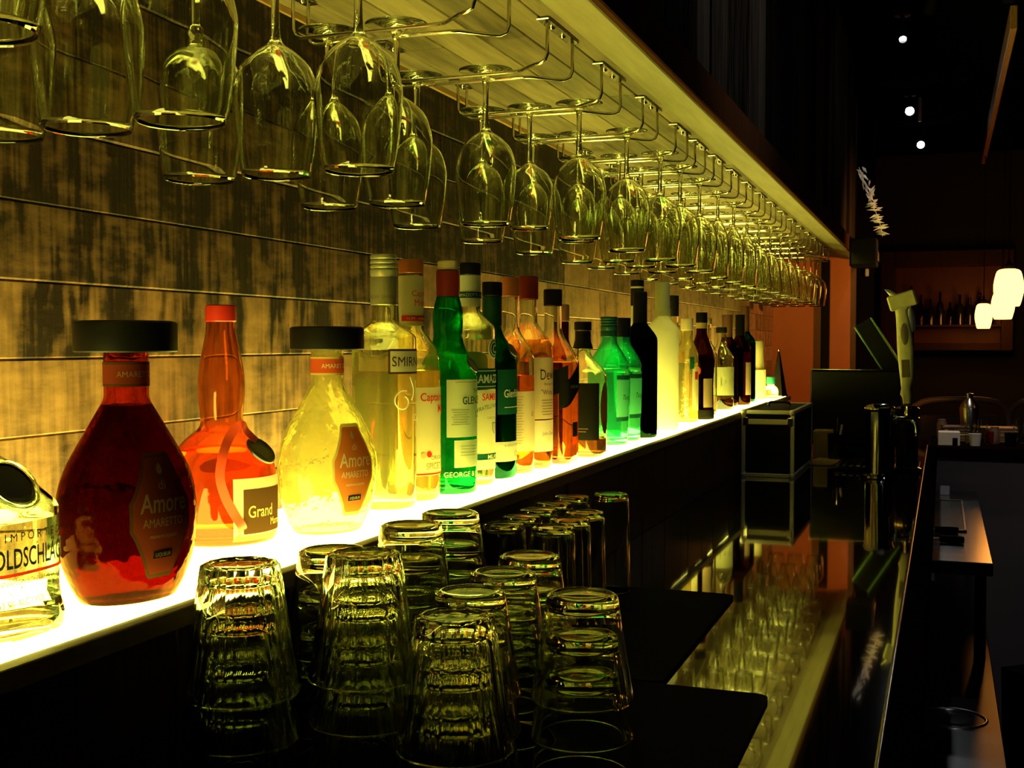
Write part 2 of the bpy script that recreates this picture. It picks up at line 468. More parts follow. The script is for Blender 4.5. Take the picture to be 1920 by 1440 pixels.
mb = MB(); mb.box(-.3723, -.362, -.35, 5.568, .3805, .440, .002)
mb.build('fascia_band', FASCIA, cy, world=True, smooth=0)
mb = MB(); y = -.35; rs = random.Random(8)
while y < 5.568:
    y2 = min(5.568, y+rs.uniform(.10, .17))
    d = rs.uniform(0, .005)
    mb.box(-.43, -.385+d, y+.0006, y2-.0006, .4185, 1.249, .0012, tone=(rs.choice((.1, .25, .45, .7, .3)), .5, rs.random()))
    y = y2
mb.build('upper_panel', DARKPL, cy, world=True, smooth=0)

# ------------------------------------------------------------------ lit shelf and counter
sh = thing('light_shelf', 'long glowing yellow shelf carrying the row of bottles', 'shelf', (-.65, 2.5, -.216))
mb = MB(); mb.box(-.7505, -.5535, -.3, 4.55, -.206, -.2003, .0008)
mb.build('light_panel', GLOW, sh, world=True, smooth=0)
mb = MB(); mb.prism([(-.5533, -.2165), (-.5533, -.2014), (-.5420, -.2020), (-.5412, -.2028), (-.5412, -.2165)], -.3, 4.56)
mb.build('wood_edge', SHTRIM, sh, world=True, smooth=0)
mb = MB(); rs = random.Random(12); y = -.3
while y < 4.56:
    y2 = min(4.56, y+rs.uniform(.07, .12)); d = rs.uniform(0, .002)
    mb.box(-.575, -.5535+d, y+.0004, y2-.0004, -.376, -.2167, .0008); y = y2
mb.box(-.7495, -.5757, -.3, 4.56, -.376, -.2065)
mb.build('front_panel', DARKW, sh, world=True, smooth=0)

bc = thing('bar_counter', 'black polished counter below the lit shelf mirroring the glass rack', 'counter', (-.3, 2.2, -1.45))
mb = MB(); mb.box(-.7495, -.05, -.3, 4.50, -.412, -.3765, .002)
mb.build('counter_top', COUNTER, bc, world=True, smooth=0)
mb = MB()
mb.prism([(-.0495, -.412), (-.0495, -.3765), (-.0475, -.370), (-.043, -.3675), (-.016, -.3705), (-.013, -.375), (-.015, -.405), (-.02, -.412)], -.3, 4.45)
mb.build('edge_rail', RAILM, bc, world=True, smooth=30)
mb = MB(); mb.tube([(-.0485, -.3, -.3675), (-.0485, 2., -.3675), (-.0485, 4.45, -.3675)], .0032, 12); mb.build('rail_bead', BEADM, bc, world=True)
mb = MB(); mb.box(-.7495, -.17, -.3, 4.45, -1.45, -.4125)
mb.build('base_cabinet', BLACKT, bc, world=True, smooth=0)

# perpendicular bar at the far end
pb = thing('cross_bar', 'dark fronted bar section crossing at the far end under clutter', 'bar', (.8, 4.75, -1.45))
mb = MB(); mb.box(-.04, 1.9, 4.505, 5.05, -.412, -.3765, .003); mb.build('bar_top', RAILM, pb, world=True, smooth=0)
mb = MB(); mb.box(-.03, 1.9, 4.54, 5.0, -1.45, -.4125); mb.build('front_panel', PURPLE, pb, world=True, smooth=0)

def bar_mat(x0, x1, y0, y1, label):
    def rr(x0, x1, y0, y1, r, n=6):
        pts = []
        for cx, cy_, a0 in ((x1-r, y0+r, -90), (x1-r, y1-r, 0), (x0+r, y1-r, 90), (x0+r, y0+r, 180)):
            pts += [(cx+r*cos(radians(a0+90*k/n)), cy_+r*sin(radians(a0+90*k/n))) for k in range(n+1)]
        return pts
    m = MB(); m.prism(rr(x0, x1, y0, y1, .014), -.3764, -.3722, axis='z')
    tag(m.build('bar_mat', MATM, smooth=40, loc=((x0+x1)/2, (y0+y1)/2, -.3764), world=True), label, 'bar mat')
bar_mat(-.542, -.285, 1.256, 1.735, 'black rubber bar mat under the straight highball glasses')
bar_mat(-.542, -.168, .45, 1.249, 'large black rubber bar mat with rounded corner under stacked tumblers')
# ------------------------------------------------------------------ upturned tumblers on the mats
def tumbler_mesh(R0, R1, H, t, base, flutes=0, name='tumbler'):
    """Upturned: z=0 at the rim, z=H at the (thick) base."""
    out = [(R1-.0006, 0), (R1, .0008), (R1-.0001, .004), (R0+(R1-R0)*.5, H*.5), (R0+(R1-R0)*.06, H-.006), (R0-.0006, H-.0022), (R0-.003, H-.0004), (R0*.82, H), (R0*.74, H-.0012), (R0*.4, H-.0022), (0, H-.0024)]
    inn = [(R1-.0018, 0), (R1-t*.8, .0012), (R0+(R1-R0)*.5-t, H*.5), (R0+(R1-R0)*base/H-t, H-base-.003), (R0-t-.003, H-base), (R0*.5, H-base+.0015), (0, H-base+.002)]
    prof = list(reversed(inn))+out
    m = MB(); seg = 48
    if flutes:
        seg = flutes*6
        def mod(a, z):
            w = max(0., min(1., (z-.018)/.012))*max(0., min(1., (H-.004-z)/.01))
            return 1.
        def modo(a, z):
            w = max(0., min(1., (z-.022)/.014)); h_ = pi/flutes
            return 1.-w*2.1*(1.-cos(h_)/cos((a % (2*h_))-h_))
        o_ = smoothp(out, 3); i_ = list(reversed(smoothp(inn, 3)))
        n0 = len(i_)
        m.lathe(i_, seg); m2 = MB(); m2.lathe(o_, seg, mod=modo)
        # weld the two skins at the rim ring
        k = len(m.v); m.add(m2.v, m2.f)
        a0 = k-seg; b0 = k
        m.f += [(a0+j, a0+(j+1) % seg, b0+(j+1) % seg, b0+j) for j in range(seg)]; m.m += [0]*seg; m.t += [(.5, .5, .5)]*seg
    else:
        m.lathe(list(reversed(smoothp(inn, 3)))+smoothp(out, 3), seg)
    return m

ORD = ['first', 'second', 'third', 'fourth', 'fifth', 'sixth', 'seventh', 'eighth', 'ninth', 'tenth', 'eleventh', 'twelfth', 'thirteenth',
       'fourteenth', 'fifteenth', 'sixteenth', 'seventeenth', 'eighteenth', 'nineteenth', 'twentieth', 'twenty-first', 'twenty-second']
MATZ = -.3721
plain = tumbler_mesh(.0305, .0440, .090, .0030, .014)
fluted = tumbler_mesh(.0300, .0440, .100, .0032, .016, 14)
meshes = {}
def tumbler(kind, loc, rz, label, group):
    if kind not in meshes:
        src, nm = (plain, 'rocks_tumbler') if kind == 'plain' else (fluted, 'fluted_tumbler') if kind == 'fluted' else (high, 'highball_glass')
        o = src.build(nm, TUMB, smooth=20 if kind == 'fluted' else 50); meshes[kind] = o
    else:
        o = meshes[kind].copy(); COL.objects.link(o)
    o.location = loc; o.rotation_euler = (0, 0, rz)
    tag(o, label, 'glass', group)
high = tumbler_mesh(.0268, .0305, .146, .0020, .010)
stacks = [  # kind, x, y, count, where
    ('fluted', -.502, .765, 4, 'the stack beside the dark round bottle'),
    ('fluted', -.433, .836, 4, 'the tall front stack before the orange label bottle'),
    ('fluted', -.339, .800, 3, 'the shorter front stack of fluted glasses'),
    ('plain', -.503, .914, 4, 'the stack behind the two tall fluted stacks'),
    ('plain', -.501, 1.069, 4, 'the stack before the tall clear silver-capped bottle'),
    ('plain', -.496, 1.159, 4, 'the stack nearest the upright highball glasses'),
    ('plain', -.384, .941, 3, 'the stack directly behind the shorter fluted stack'),
    ('plain', -.387, 1.031, 3, 'the middle stack of the plain right-hand row'),
    ('plain', -.392, 1.121, 3, 'the farthest stack of the plain right-hand row'),
    ('plain', -.289, .962, 3, 'the lone outer stack by the mat edge'),
]
pos_word = {3: ['bottom', 'middle', 'top'], 4: ['bottom', 'second lowest', 'second highest', 'top']}
for kind, x, y, n, where in stacks:
    st = .0335 if kind == 'plain' else .035
    for k in range(n):
        adj = 'fluted' if kind == 'fluted' else 'plain'
        tumbler(kind, (x+random.uniform(-.0004, .0004), y+random.uniform(-.0004, .0004), MATZ+k*st), random.uniform(0, 6),
                f'upturned {adj} tumbler, {pos_word[n][k]} of {where}', 'stacked tumblers on the bar mats')
hb = [(-.466, 1.700, 'at the far outer corner of the cluster'), (-.512, 1.650, 'at the far inner end of the cluster'), (-.514, 1.575, 'fourth from near in the inner row'),
      (-.514, 1.505, 'third from near in the inner row'), (-.449, 1.505, 'third from near in the outer row'), (-.514, 1.438, 'second from near in the inner row'),
      (-.449, 1.438, 'second from near in the outer row'), (-.514, 1.372, 'nearest of the inner row'), (-.449, 1.370, 'nearest of the outer row')]
for x, y, w in hb:
    tumbler('high', (x, y, MATZ), random.uniform(0, 6), f'upturned straight highball glass, {w}', 'highball glasses on the far mat')

# ------------------------------------------------------------------ hanging wire racks
def rack():
    r = thing('glass_rack', '', 'glass rack')
    ZW = -.053      # wires below the canopy boards
    for sgn in (-1, 1):
        pts = [(.097, sgn*.052, -.002), (.097, sgn*.052, -.02), (.097, sgn*.052, ZW+.010), (.094, sgn*.0515, ZW+.003), (.087, sgn*.050, ZW), (.078, sgn*.045, ZW),
               (.050, sgn*.0195, ZW), (.040, sgn*.0165, ZW), (.025, sgn*.016, ZW), (-.05, sgn*.016, ZW), (-.130, sgn*.016, ZW), (-.137, sgn*.0165, ZW+.003), (-.140, sgn*.017, ZW+.010), (-.140, sgn*.017, -.02), (-.140, sgn*.017, -.002)]
        m = MB(); m.tube(pts, .0022, 10); m.build('wire_rail', WIRE, r)
    for x, w in ((.097, .064), (-.140, .030)):
        m = MB(); m.box(x-.011, x+.006, -w, w, -.0035, -.0006, .001); p = m.build('mounting_plate', WIRE, r)
        for q in (-.5, .5):
            m = MB(); m.lathe([(0, -.0062), (.0025, -.006), (.0042, -.0045), (.0045, -.0036), (.0045, -.003), (0, -.003)], 12, loc=(x-.004, q*w*.7, 0)); m.build('screw', CHROME, p)
    return r
RY = [.46, .70, .955, 1.20, 1.44, 1.685, 1.93, 2.18, 2.36, 2.56, 2.78, 3.00, 3.22, 3.44, 3.68, 3.92, 4.16, 4.40, 4.64, 4.88, 5.12]
r0 = rack()
for i, y in enumerate(RY):
    r = r0 if i == 0 else copy_tree(r0)
    r.location = (-.560, y, .400)
    r['label'] = f'chrome wire glass rack under the canopy, {ORD[i]} from the near end'
    r['group'] = 'wire glass racks under the canopy'

# ------------------------------------------------------------------ stemware
def stem_glass(name, H, foot, stem_r, bowl, knob=False):
    """Hanging: z=0 at the rim, z=H at the foot. bowl: (r, z) from rim up to the stem."""
    g = thing(name, '', 'wine glass')
    t = .0014
    zb = bowl[-1][1]
    o_ = smoothp(bowl, 5)
    inn = [(max(r-t, 0), z) for r, z in o_ if z < zb-.006]
    inn = inn+[(inn[-1][0]*.55, inn[-1][1]+.0022), (0, inn[-1][1]+.003)]
    m = MB(); m.lathe(list(reversed([q for q in inn if q[1] > .002]))+[(bowl[0][0]-t, .0012), (bowl[0][0]-t*.5, -.0003)]+[q for q in o_ if q[1] > .0004], 40)
    me = sheet_build(m, 'bowl', [STEM], g)
    r0_ = bowl[-1][0]
    zf = H-.0032
    if knob:
        sp = smoothp([(r0_, zb), (r0_*.95, zb+.004), (.0085, zb+.008), (.0088, zb+.014), (.005, zb+.018), (.0045, zb+.024), (stem_r*1.1, (zb+zf)/2+.006), (stem_r*1.3, zf-.012), (.0085, zf-.004)], 4)
    else:
        sp = smoothp([(r0_, zb), (stem_r*1.15, zb+.008), (stem_r, (zb+zf)/2), (stem_r*1.15, zf-.016), (stem_r*1.6, zf-.008), (.0085, zf-.004)], 4)
    m = MB(); m.lathe(sp, 20); sheet_build(m, 'stem', [STEM], g)
    fp = smoothp([(.0085, zf-.004), (.016, zf-.0005), (foot-.002, zf+.0016), (foot, zf+.0022), (foot, zf+.0028), (foot-.0015, H), (foot*.5, H-.0008), (0, H-.001)], 4)
    m = MB(); m.lathe(fp, 40); sheet_build(m, 'foot', [STEM], g)
    return g
wine = lambda: stem_glass('wine_glass', .2015, .035, .0036, [(.0318, 0), (.0366, .030), (.0396, .062), (.0393, .078), (.033, .099), (.020, .113), (.0085, .121), (.0050, .127)])
small = lambda: stem_glass('wine_glass', .184, .033, .0034, [(.0290, 0), (.034, .030), (.0362, .052), (.034, .070), (.026, .084), (.014, .093), (.0068, .099), (.0046, .104)])
goblet = lambda: stem_glass('beer_goblet', .2015, .036, .0042, [(.0335, 0), (.0375, .030), (.0396, .070), (.0396, .090), (.036, .108), (.024, .120), (.012, .125), (.0075, .128)], True)
flute = lambda: stem_glass('champagne_flute', .205, .031, .0034, [(.0240, 0), (.0262, .04), (.0262, .075), (.0225, .105), (.014, .128), (.007, .138), (.0046, .143)])
bell = lambda: stem_glass('bell_wine_glass', .200, .034, .0036, [(.0388, 0), (.0378, .010), (.0345, .034), (.0320, .060), (.0285, .084), (.019, .104), (.0095, .114), (.0050, .121)])
proto = {}
def place_glass(kind, fn, x, y, rack_i, where):
    if kind not in proto: g = proto[kind] = fn()
    else: g = copy_tree(proto[kind])
    Hk = {'wine': .2015, 'small': .184, 'goblet': .2015, 'flute': .205, 'bell': .200}[kind]
    zfoot = .400-.053+.0022+.0032+.0006        # the foot rests on the wires
    g.location = (x, y, zfoot-Hk+.0032); g.rotation_euler = (0, 0, random.uniform(0, 6))
    nm = {'wine': 'clear wine glass', 'small': 'small wine glass', 'goblet': 'beer goblet with knobbed stem', 'flute': 'champagne flute', 'bell': 'flared wine glass'}[kind]
    g['label'] = f'{nm} hanging {where} on the {ORD[rack_i]} rack from near end'
    g['category'] = 'wine glass'; g['group'] = 'stemware hanging in the wire racks'
W_ = {'f': 'in front', 'm': 'in the middle', 'w': 'nearest the wall'}
near = [(0, 'wine', -.455, 'f'), (1, 'wine', -.505, 'f'), (1, 'wine', -.586, 'm'), (1, 'wine', -.667, 'w'),
        (2, 'wine', -.498, 'f'), (2, 'wine', -.584, 'm'), (2, 'goblet', -.668, 'w'), (3, 'wine', -.578, 'm'), (3, 'wine', -.664, 'w'),
        (4, 'wine', -.565, 'm'), (4, 'wine', -.664, 'w'), (5, 'wine', -.512, 'f'), (5, 'small', -.590, 'm'), (5, 'wine', -.667, 'w'),
        (6, 'wine', -.503, 'f'), (6, 'small', -.588, 'm'), (6, 'wine', -.667, 'w')]
KF = {'wine': wine, 'small': small, 'goblet': goblet, 'flute': flute, 'bell': bell}
for i, k, x, w in near: place_glass(k, KF[k], x, RY[i], i, W_[w])
for i in range(7, len(RY)):
    k = 'wine' if i < 10 else 'flute' if i < 13 else 'bell' if i < 18 else 'wine'
    for x, w in ((-.503, 'f'), (-.584, 'm'), (-.665, 'w')):
        place_glass(k, KF[k], x, RY[i]+random.uniform(-.004, .004), i, W_[w])
# ------------------------------------------------------------------ bottles
SZ = -.2002
def round_prof(R, H, zs, zn, rn, hc, n=2., p=1., lip=True, pun=.006):
    """Outer skin, base to lip. zs: shoulder start, zn: neck start."""
    P = [(0, pun), (R*.55, pun*.8), (R*.80, .0012), (R*.90, .0001), (R*.97, .0025), (R, .008), (R, .03)]
    P += [(R, .03+(zs-.03)*t) for t in (.33, .66, 1.)]
    for k in range(1, 11):
        t = k/10; P.append((rn+(R-rn)*(.5*(1+cos(pi*t)))**p, zs+(zn-zs)*t))
    zt = H-.004
    P += [(rn, zn+(zt-zn)*.5), (rn, zt-.002), (rn-.0006, zt)]
    if n != 2.:
        Q = []
        for r, z in P:
            w = 1. if z < zs else max(0., (r-rn)/max(R-rn, 1e-6))
            Q.append((r, r, z, 2.+(n-2.)*w))
        return Q
    return P
def as4(p): return (p[0], p[0], p[1], 2., 0.) if len(p) == 2 else (tuple(p)+(0.,) if len(p) == 4 else tuple(p))
def shell(prof, t=.0024, base=.006):
    P = [as4(p) for p in prof]
    body = [p for p in P if p[0] > 1e-6]
    inn = []
    for rx, ry, z, n, cx in P:
        if rx < 1e-6 or rx-t <= .001: continue
        if z < base: continue
        inn.append((rx-t, ry-t, z, n, cx))
    f = inn[0]
    inn = [(0, 0, base+.001, 2., f[4]), (f[0]*.7, f[1]*.7, base, f[3], f[4]), (f[0]*.95, f[1]*.95, base+.0012, f[3], f[4])]+[q for q in inn if q[2] > base+.0015]
    return P, inn
def bottle(name, label, loc, prof, glass, liquid=None, fill=0., cap=None, capsule=None, seg=48, group='bottles on the lit shelf', t=.0024, base=.006, rz=0.):
    b = thing(name, label, 'bottle', (loc[0], loc[1], SZ), group, rz)
    P, inn = shell(prof, t, base)
    m = MB(); m.lathe(P+list(reversed(inn)), seg); m.build('glass_body', glass, b, smooth=50)
    if liquid:
        top = [q for q in inn if q[2] <= fill]
        nx = [q for q in inn if q[2] > fill]
        e = .0003
        L = [(0, 0, top[0][2]-e, 2., top[0][4])]+[(q[0]+e, q[1]+e, q[2]-(e if i < 3 else 0), q[3], q[4]) for i, q in enumerate(top) if q[0] > 0]
        if nx:
            a, c = top[-1], nx[0]; k = (fill-a[2])/max(c[2]-a[2], 1e-6)
            L.append(tuple((x+(y-x)*k)+(e if i < 2 else 0) for i, (x, y) in enumerate(zip(a, c))))
        la = L[-1]; L += [(la[0]*.6, la[1]*.6, fill-.0004, la[3], la[4]), (0, 0, fill-.0005, 2., la[4])]
        m = MB(); m.lathe(L, seg); m.build('liquid', liquid, b, smooth=50)
    cx = P[-1][4]
    if capsule:
        z0, z1, mt = capsule[:3]; r = max(p[0] for p in P if p[2] >= z0-.001)+.0008
        rr = capsule[3] if len(capsule) > 3 else r
        m = MB(); m.lathe([(rr, z0), (r, (z0+z1)/2), (r, z1), (r-.0006, z1), (r-.0006, (z0+z1)/2), (rr-.0006, z0), (rr, z0)], 32, loc=(cx, 0, 0)); m.build('neck_foil', mt, b)
    if cap:
        r, z0, z1, mt = cap[:4]; ridg = len(cap) > 4 and cap[4] == 'rings'
        sq = cap[5] if len(cap) > 5 else 2.
        pr = [(0, z1), (r*.88, z1), (r*.97, z1-.0008), (r, z1-.0025)]
        if ridg:
            for k in range(3):
                zz = z1-.006-k*.0055; pr += [(r, zz+.001), (r*.94, zz), (r*.94, zz-.0012), (r, zz-.0022)]
            pr += [(r, z1-.026), (r*.96, z1-.027), (r*.96, z1-.0285), (r, z1-.0295)]
        pr += [(r, z0+.001), (r-.0008, z0)]
        neck = [p for p in P if p[2] < z1-.002][-1]
        rin = min(r-.001, max(neck[0]+.0002, .004))
        pr += [(rin, z0), (rin, z1-.002), (0, z1-.002)]
        m = MB(); m.lathe(pr, 40, loc=(cx, 0, 0)); m.build('cap', mt, b)
    return b, Surf([p for p in P if p[0] > 1e-6])
def label_part(b, name, mats, fn):
    m = MB(); fn(m); return sheet_build(m, name, mats, b)
def medallion(b, S, z, r, nz, mat, name='seal', th=.003, out=.0012, rim=None):
    """Oval disc on the front shoulder, facing +X and up."""
    p = S.wrap(0, z, out)
    n = Vector((sqrt(max(0, 1-nz*nz)), 0, nz)); q = n.to_track_quat('Z', 'X').to_matrix().to_4x4()
    M = Matrix.Translation(p) @ q
    m = MB(); m.lathe([(0, -th), (r*.8, -th), (r, -th*.4), (r, th*.2), (r*.9, th*.7), (r*.82, th*.45), (r*.4, th*.5), (0, th*.6)], 32, M=M)
    o = m.build(name, mat, b)
    if rim:
        m = MB(); m.lathe([(r, -th), (r*1.16, -th*.6), (r*1.18, th*.2), (r*1.08, th*.9), (r, th*.7), (r*.97, th*.2), (r, -th)], 32, M=M); m.build('seal_rim', rim, b)
    return o

# 1  clear spirit with gold flakes, cut by the left edge of the photo
gp = [(0, 0, .004, 2.6, 0), (.026, .032, .0035, 2.6, 0), (.033, .041, .0005, 2.8, 0), (.0375, .0455, .003, 2.8, 0), (.0385, .0465, .012, 2.8, 0), (.0360, .0440, .022, 2.8, 0), (.0352, .0430, .030, 2.8, 0), (.0352, .0430, .060, 2.8, 0), (.0352, .0430, .086, 2.8, 0),
      (.0340, .0420, .090, 2.8, -.001), (.0275, .038, .102, 2.6, -.010), (.021, .031, .115, 2.4, -.0185), (.0155, .021, .126, 2.1, -.026), (.0135, .0135, .134, 2, -.030), (.013, .013, .15, 2, -.030), (.013, .013, .188, 2, -.030)]
b, S = bottle('liqueur_bottle', 'clear cinnamon liqueur bottle with black round seal at the near end of the shelf', (-.610, .628), gp, CLEAR, L_WATER, .080, (.0145, .172, .196, CAPBLK), base=.010)
label_part(b, 'printed_label', [INK, INKRED, INKGREY], lambda m: (
    S.text(m, 'I M P O R T E D', .002, .0715, .0080, 0, flat=True, xs=.95),
    S.text(m, 'GOLDSCHLÄGER', .001, .0575, .0185, 0, flat=True, xs=.56, bold=.015),
    S.patch(m, rect(.066, .0022), .0465, .0008, 1, flat=True),
    S.text(m, 'CINNAMON SCHNAPPS LIQUEUR', .001, .0415, .0052, 2, flat=True, xs=.85),
    S.text(m, '43.5% ALC / VOL   1 LITER', .001, .0275, .0062, 2, flat=True, xs=.85)))
medallion(b, S, .1035, .0185, .62, SEAL, th=.004, out=.001, rim=CLEAR)
fl = random.Random(2); m = MB()
for k in range(70):
    z = fl.uniform(.012, .078); a = fl.uniform(0, 6.28); r = fl.uniform(.0, .026); s_ = fl.uniform(.0006, .0016)
    c = Vector((r*cos(a), r*sin(a)*1.2, z)); d1 = Vector((fl.uniform(-1, 1), fl.uniform(-1, 1), fl.uniform(-1, 1))).normalized()*s_; d2 = d1.orthogonal().normalized()*s_
    m.add([c+d1, c+d2, c-d1, c-d2], [(0, 1, 2, 3)])
o = sheet_build(m, 'gold_flakes', [mat_pbr('gold_leaf', (.8, .6, .2), .3, metal=1.)], b); o['kind'] = 'stuff'

# 2, 4  the pair of hammered flask bottles with wide black caps
ah = [(0, .003), (.024, .0022), (.031, .0012), (.034, .0005), (.0365, .004), (.0415, .014), (.048, .033), (.0512, .055), (.0515, .070), (.0488, .090), (.0425, .108), (.0335, .126), (.0245, .143), (.0190, .153), (.0172, .158), (.0170, .165), (.0170, .180), (.0170, .190), (.0165, .197)]
def ell(p):
    r, z = p; w = max(0., min(1., (.158-z)/.05))
    return (r*(1-.16*w), r*(1+.12*w), z, 2.+.1*w)
ap = [ell(p) for p in smoothp(ah[1:], 3)]; ap = [(0, 0, .0022, 2.)]+ap
OV = [(.38, 1), (.46, .95), (.52, .80), (.86, .36), (.92, .30), (1, .22), (1, -.22), (.92, -.30), (.86, -.36), (.52, -.80), (.46, -.92), (.36, -1)]
OV = OV+[(-a, b_) for a, b_ in reversed(OV)]
def amaretto(label, loc, glass, liq, paper, edge, ink, bandm, rz):
    b, S = bottle('amaretto_bottle', label, loc, ap, glass, liq, .152, (.0392, .193, .2175, CAPBLK), t=.0022, base=.0035, rz=rz)
    def f(m):
        S.patch(m, [(u*.0275, v*.048) for u, v in OV], .068, .0006, 0, flat=True)
        S.patch(m, [(u*.0250, v*.0445) for u, v in OV], .068, .0009, 1, flat=True)
        S.text(m, 'di', 0, .092, .010, 2, .0013, flat=True)
        S.text(m, 'Amore', .001, .0785, .0205, 2, .0013, xs=.70, bold=.012, shear=.12, flat=True)
        S.text(m, 'AMARETTO', 0, .0635, .0095, 2, .0013, xs=.72, flat=True)
        S.text(m, 'PREMIUM LIQUEUR', 0, .0525, .0032, 2, .0013, xs=.9, flat=True)
        S.patch(m, rect(.017, .0055), .0385, .0013, 3, flat=True)
        S.text(m, 'LIQUEUR', 0, .0385, .0042, 2, .0017, xs=.8, flat=True)
        drop = [(0, .0055), (.002, .002), (.0026, -.0005), (.0018, -.003), (0, -.0038), (-.0018, -.003), (-.0026, -.0005), (-.002, .002)]
        S.patch(m, drop, .1035, .0013, 2, flat=True)
    label_part(b, 'label', [edge, paper, ink, BLKP], f)
    def g(m):
        for za, zb, k in ((.1665, .1685, 1), (.1685, .1835, 0), (.1835, .1855, 1)):
            vs = []; N = 40
            for z in (za, zb): vs += [S.wrap(0, z, .0006, th0=2*pi*q/N) for q in range(N)]
            m.add(vs, [(q, (q+1) % N, N+(q+1) % N, N+q) for q in range(N)], k)
        S.text(m, 'AMARETTO', 0, .176, .0065, 2, .0010, th0=-.15, xs=.9, R=.017)
    label_part(b, 'neck_label', [bandm, edge, ink], g)
    return b
amaretto('dark brown amaretto bottle with wide black cap second from the near end', (-.6007, .7589), AMBGL, L_AMAR, DREDP, BRNP, DGOLD, DREDP, -.26)
amaretto('glowing pale amaretto bottle with orange label and wide black cap', (-.6152, 1.1050), HAZY, None, mat_paper('orange_label_paper', (.72, .24, .05), .45), GOLDP, CREAM, REDP, -.35)

# 3  orange liqueur with bulging neck, ribbon and seal
qp = [(0, .010), (.036, .006), (.048, .001), (.0525, .002), (.0545, .008), (.0546, .030), (.0546, .060), (.0525, .076), (.0480, .088), (.040, .099), (.031, .1075), (.0245, .1125), (.0215, .118), (.0212, .126), (.0228, .142), (.0235, .158), (.0222, .174), (.0190, .192), (.0158, .207), (.0148, .216), (.0146, .226), (.0142, .2335)]
qp = [qp[0]]+smoothp(qp[1:], 3)
b, S = bottle('liqueur_bottle', 'orange liqueur bottle with bulging neck, red ribbon and dark seal', (-.6873, 1.0160), qp, RUST, L_ORANGE, .092, (.0155, .2215, .2385, CAPRED), base=.008)
def f(m):
    S.patch(m, rect(.086, .062), .036, .0006, 0, R=.0546); S.patch(m, rect(.066, .044), .034, .0009, 1, R=.0546)
    S.text(m, 'Grand', -.012, .034, .0165, 2, .0013, xs=.78, bold=.01, R=.0546)
    S.text(m, 'Marnier', .014, .022, .0110, 2, .0013, xs=.78, R=.0546)
label_part(b, 'label', [CREAM, BRNP, GOLDP], f)
medallion(b, S, .0925, .0170, .70, SEAL, th=.0035, out=.001)
m = MB()
rb = [(-2, .102, .004), (-14, .112, .010), (-22, .1185, .015), (-32, .116, .013), (-46, .106, .006), (-55, .090, .003), (-58, .070, .002), (-53, .050, .002), (-44, .032, .002), (-36, .018, .002), (-33, .006, .002)]
pp = smoothp([S.wrap(0, z, o_, th0=radians(a)) for a, z, o_ in rb], 5)
vs = []
for i, p in enumerate(pp):
    p = Vector(p); t_ = (Vector(pp[min(i+1, len(pp)-1)])-Vector(pp[max(0, i-1)])).normalized(); rad = Vector((p.x, p.y, .012)).normalized(); w = t_.cross(rad).normalized()*.0045
    vs += [p-w, p+w, p+w+rad*.0007, p-w+rad*.0007]
fs = []
for i in range(len(pp)-1):
    for k in range(4): fs.append((4*i+k, 4*i+(k+1) % 4, 4*i+4+(k+1) % 4, 4*i+4+k))
m.add(vs, fs); m.build('ribbon', RIBBON, b)

# 5  tall clear vodka
b, S = bottle('vodka_bottle', 'tall clear vodka bottle with ringed silver-olive cap behind the pale amaretto', (-.6420, 1.2947), round_prof(.0394, .308, .205, .228, .0152, 0, p=.8), VODKA, L_WATER, .192, (.0165, .246, .308, CAPGRY, 'rings'))
def f(m):
    S.patch(m, rect(.078, .030), .178, .0006, 0, R=.0394); S.patch(m, rect(.073, .025), .178, .0009, 1, R=.0394)
    S.text(m, 'SMIRNOFF', 0, .178, .0165, 0, .0013, R=.0394, xs=.92)
    pts = []
    for k in range(40):
        a = -1.2+k*.16; r = .0135*(1-k/70); pts.append(S.wrap(-.020+r*cos(a+2.4), .130+r*sin(a+2.4), .0012, R=.0394))
    pts2 = [S.wrap(-.0065+.004*sin(k*.5), .131+k*.0035, .0012, R=.0394) for k in range(9)]
    m.tube(pts, .0007, 6, 2); m.tube(pts2, .0007, 6, 2)
    S.text(m, 'Citrus', .010, .110, .012, 2, .0012, xs=.8, shear=.2, R=.0394)
label_part(b, 'label', [BRNP, CREAM, INKWHITE], f)
label_part(b, 'cap_print', [INKGREY], lambda m: m.add(*(lambda vf: ([(.0168*cos(x/.0168-.5), .0168*sin(x/.0168-.5), .2535+y) for x, y in vf[0]], vf[1]))(text2d('SMIRNOFF SMIRNOFF SMIRNOFF', .0062, .95))))

# 6  spiced rum
b, S = bottle('rum_bottle', 'golden rum bottle with orange cap and pale label beside the tall vodka', (-.6423, 1.3734), round_prof(.0372, .307, .178, .228, .0150, 0, p=1.0), VODKA, L_RUM, .165, (.0160, .289, .307, CAPORG), capsule=(.222, .286, CREAM, .0152))
def f(m):
    S.patch(m, rect(.112, .112), .088, .0006, 0, R=.0372)
    S.text(m, 'Captain', -.012, .132, .0145, 1, .0013, xs=.85, bold=.012, R=.0372)
    S.text(m, 'Morgan', .016, .117, .0145, 1, .0013, xs=.85, bold=.012, R=.0372)
    S.text(m, 'ORIGINAL', .001, .0545, .0075, 3, .0013, R=.0372); S.text(m, 'SPICED RUM', .002, .0440, .0115, 3, .0013, xs=.8, R=.0372)
    S.patch(m, [(.004*cos(k*.52), .004*sin(k*.52)) for k in range(12)], .058, .0013, 2, th0=-.72, R=.0372)
    S.patch(m, [(.004*cos(k*.52), .004*sin(k*.52)) for k in range(12)], .059, .0013, 1, th0=-.50, R=.0372)
    S.patch(m, rect(.112, .0018), .0340, .0013, 1, R=.0372)
label_part(b, 'label', [CREAM, INKRED, GOLDP, DGOLD], f)
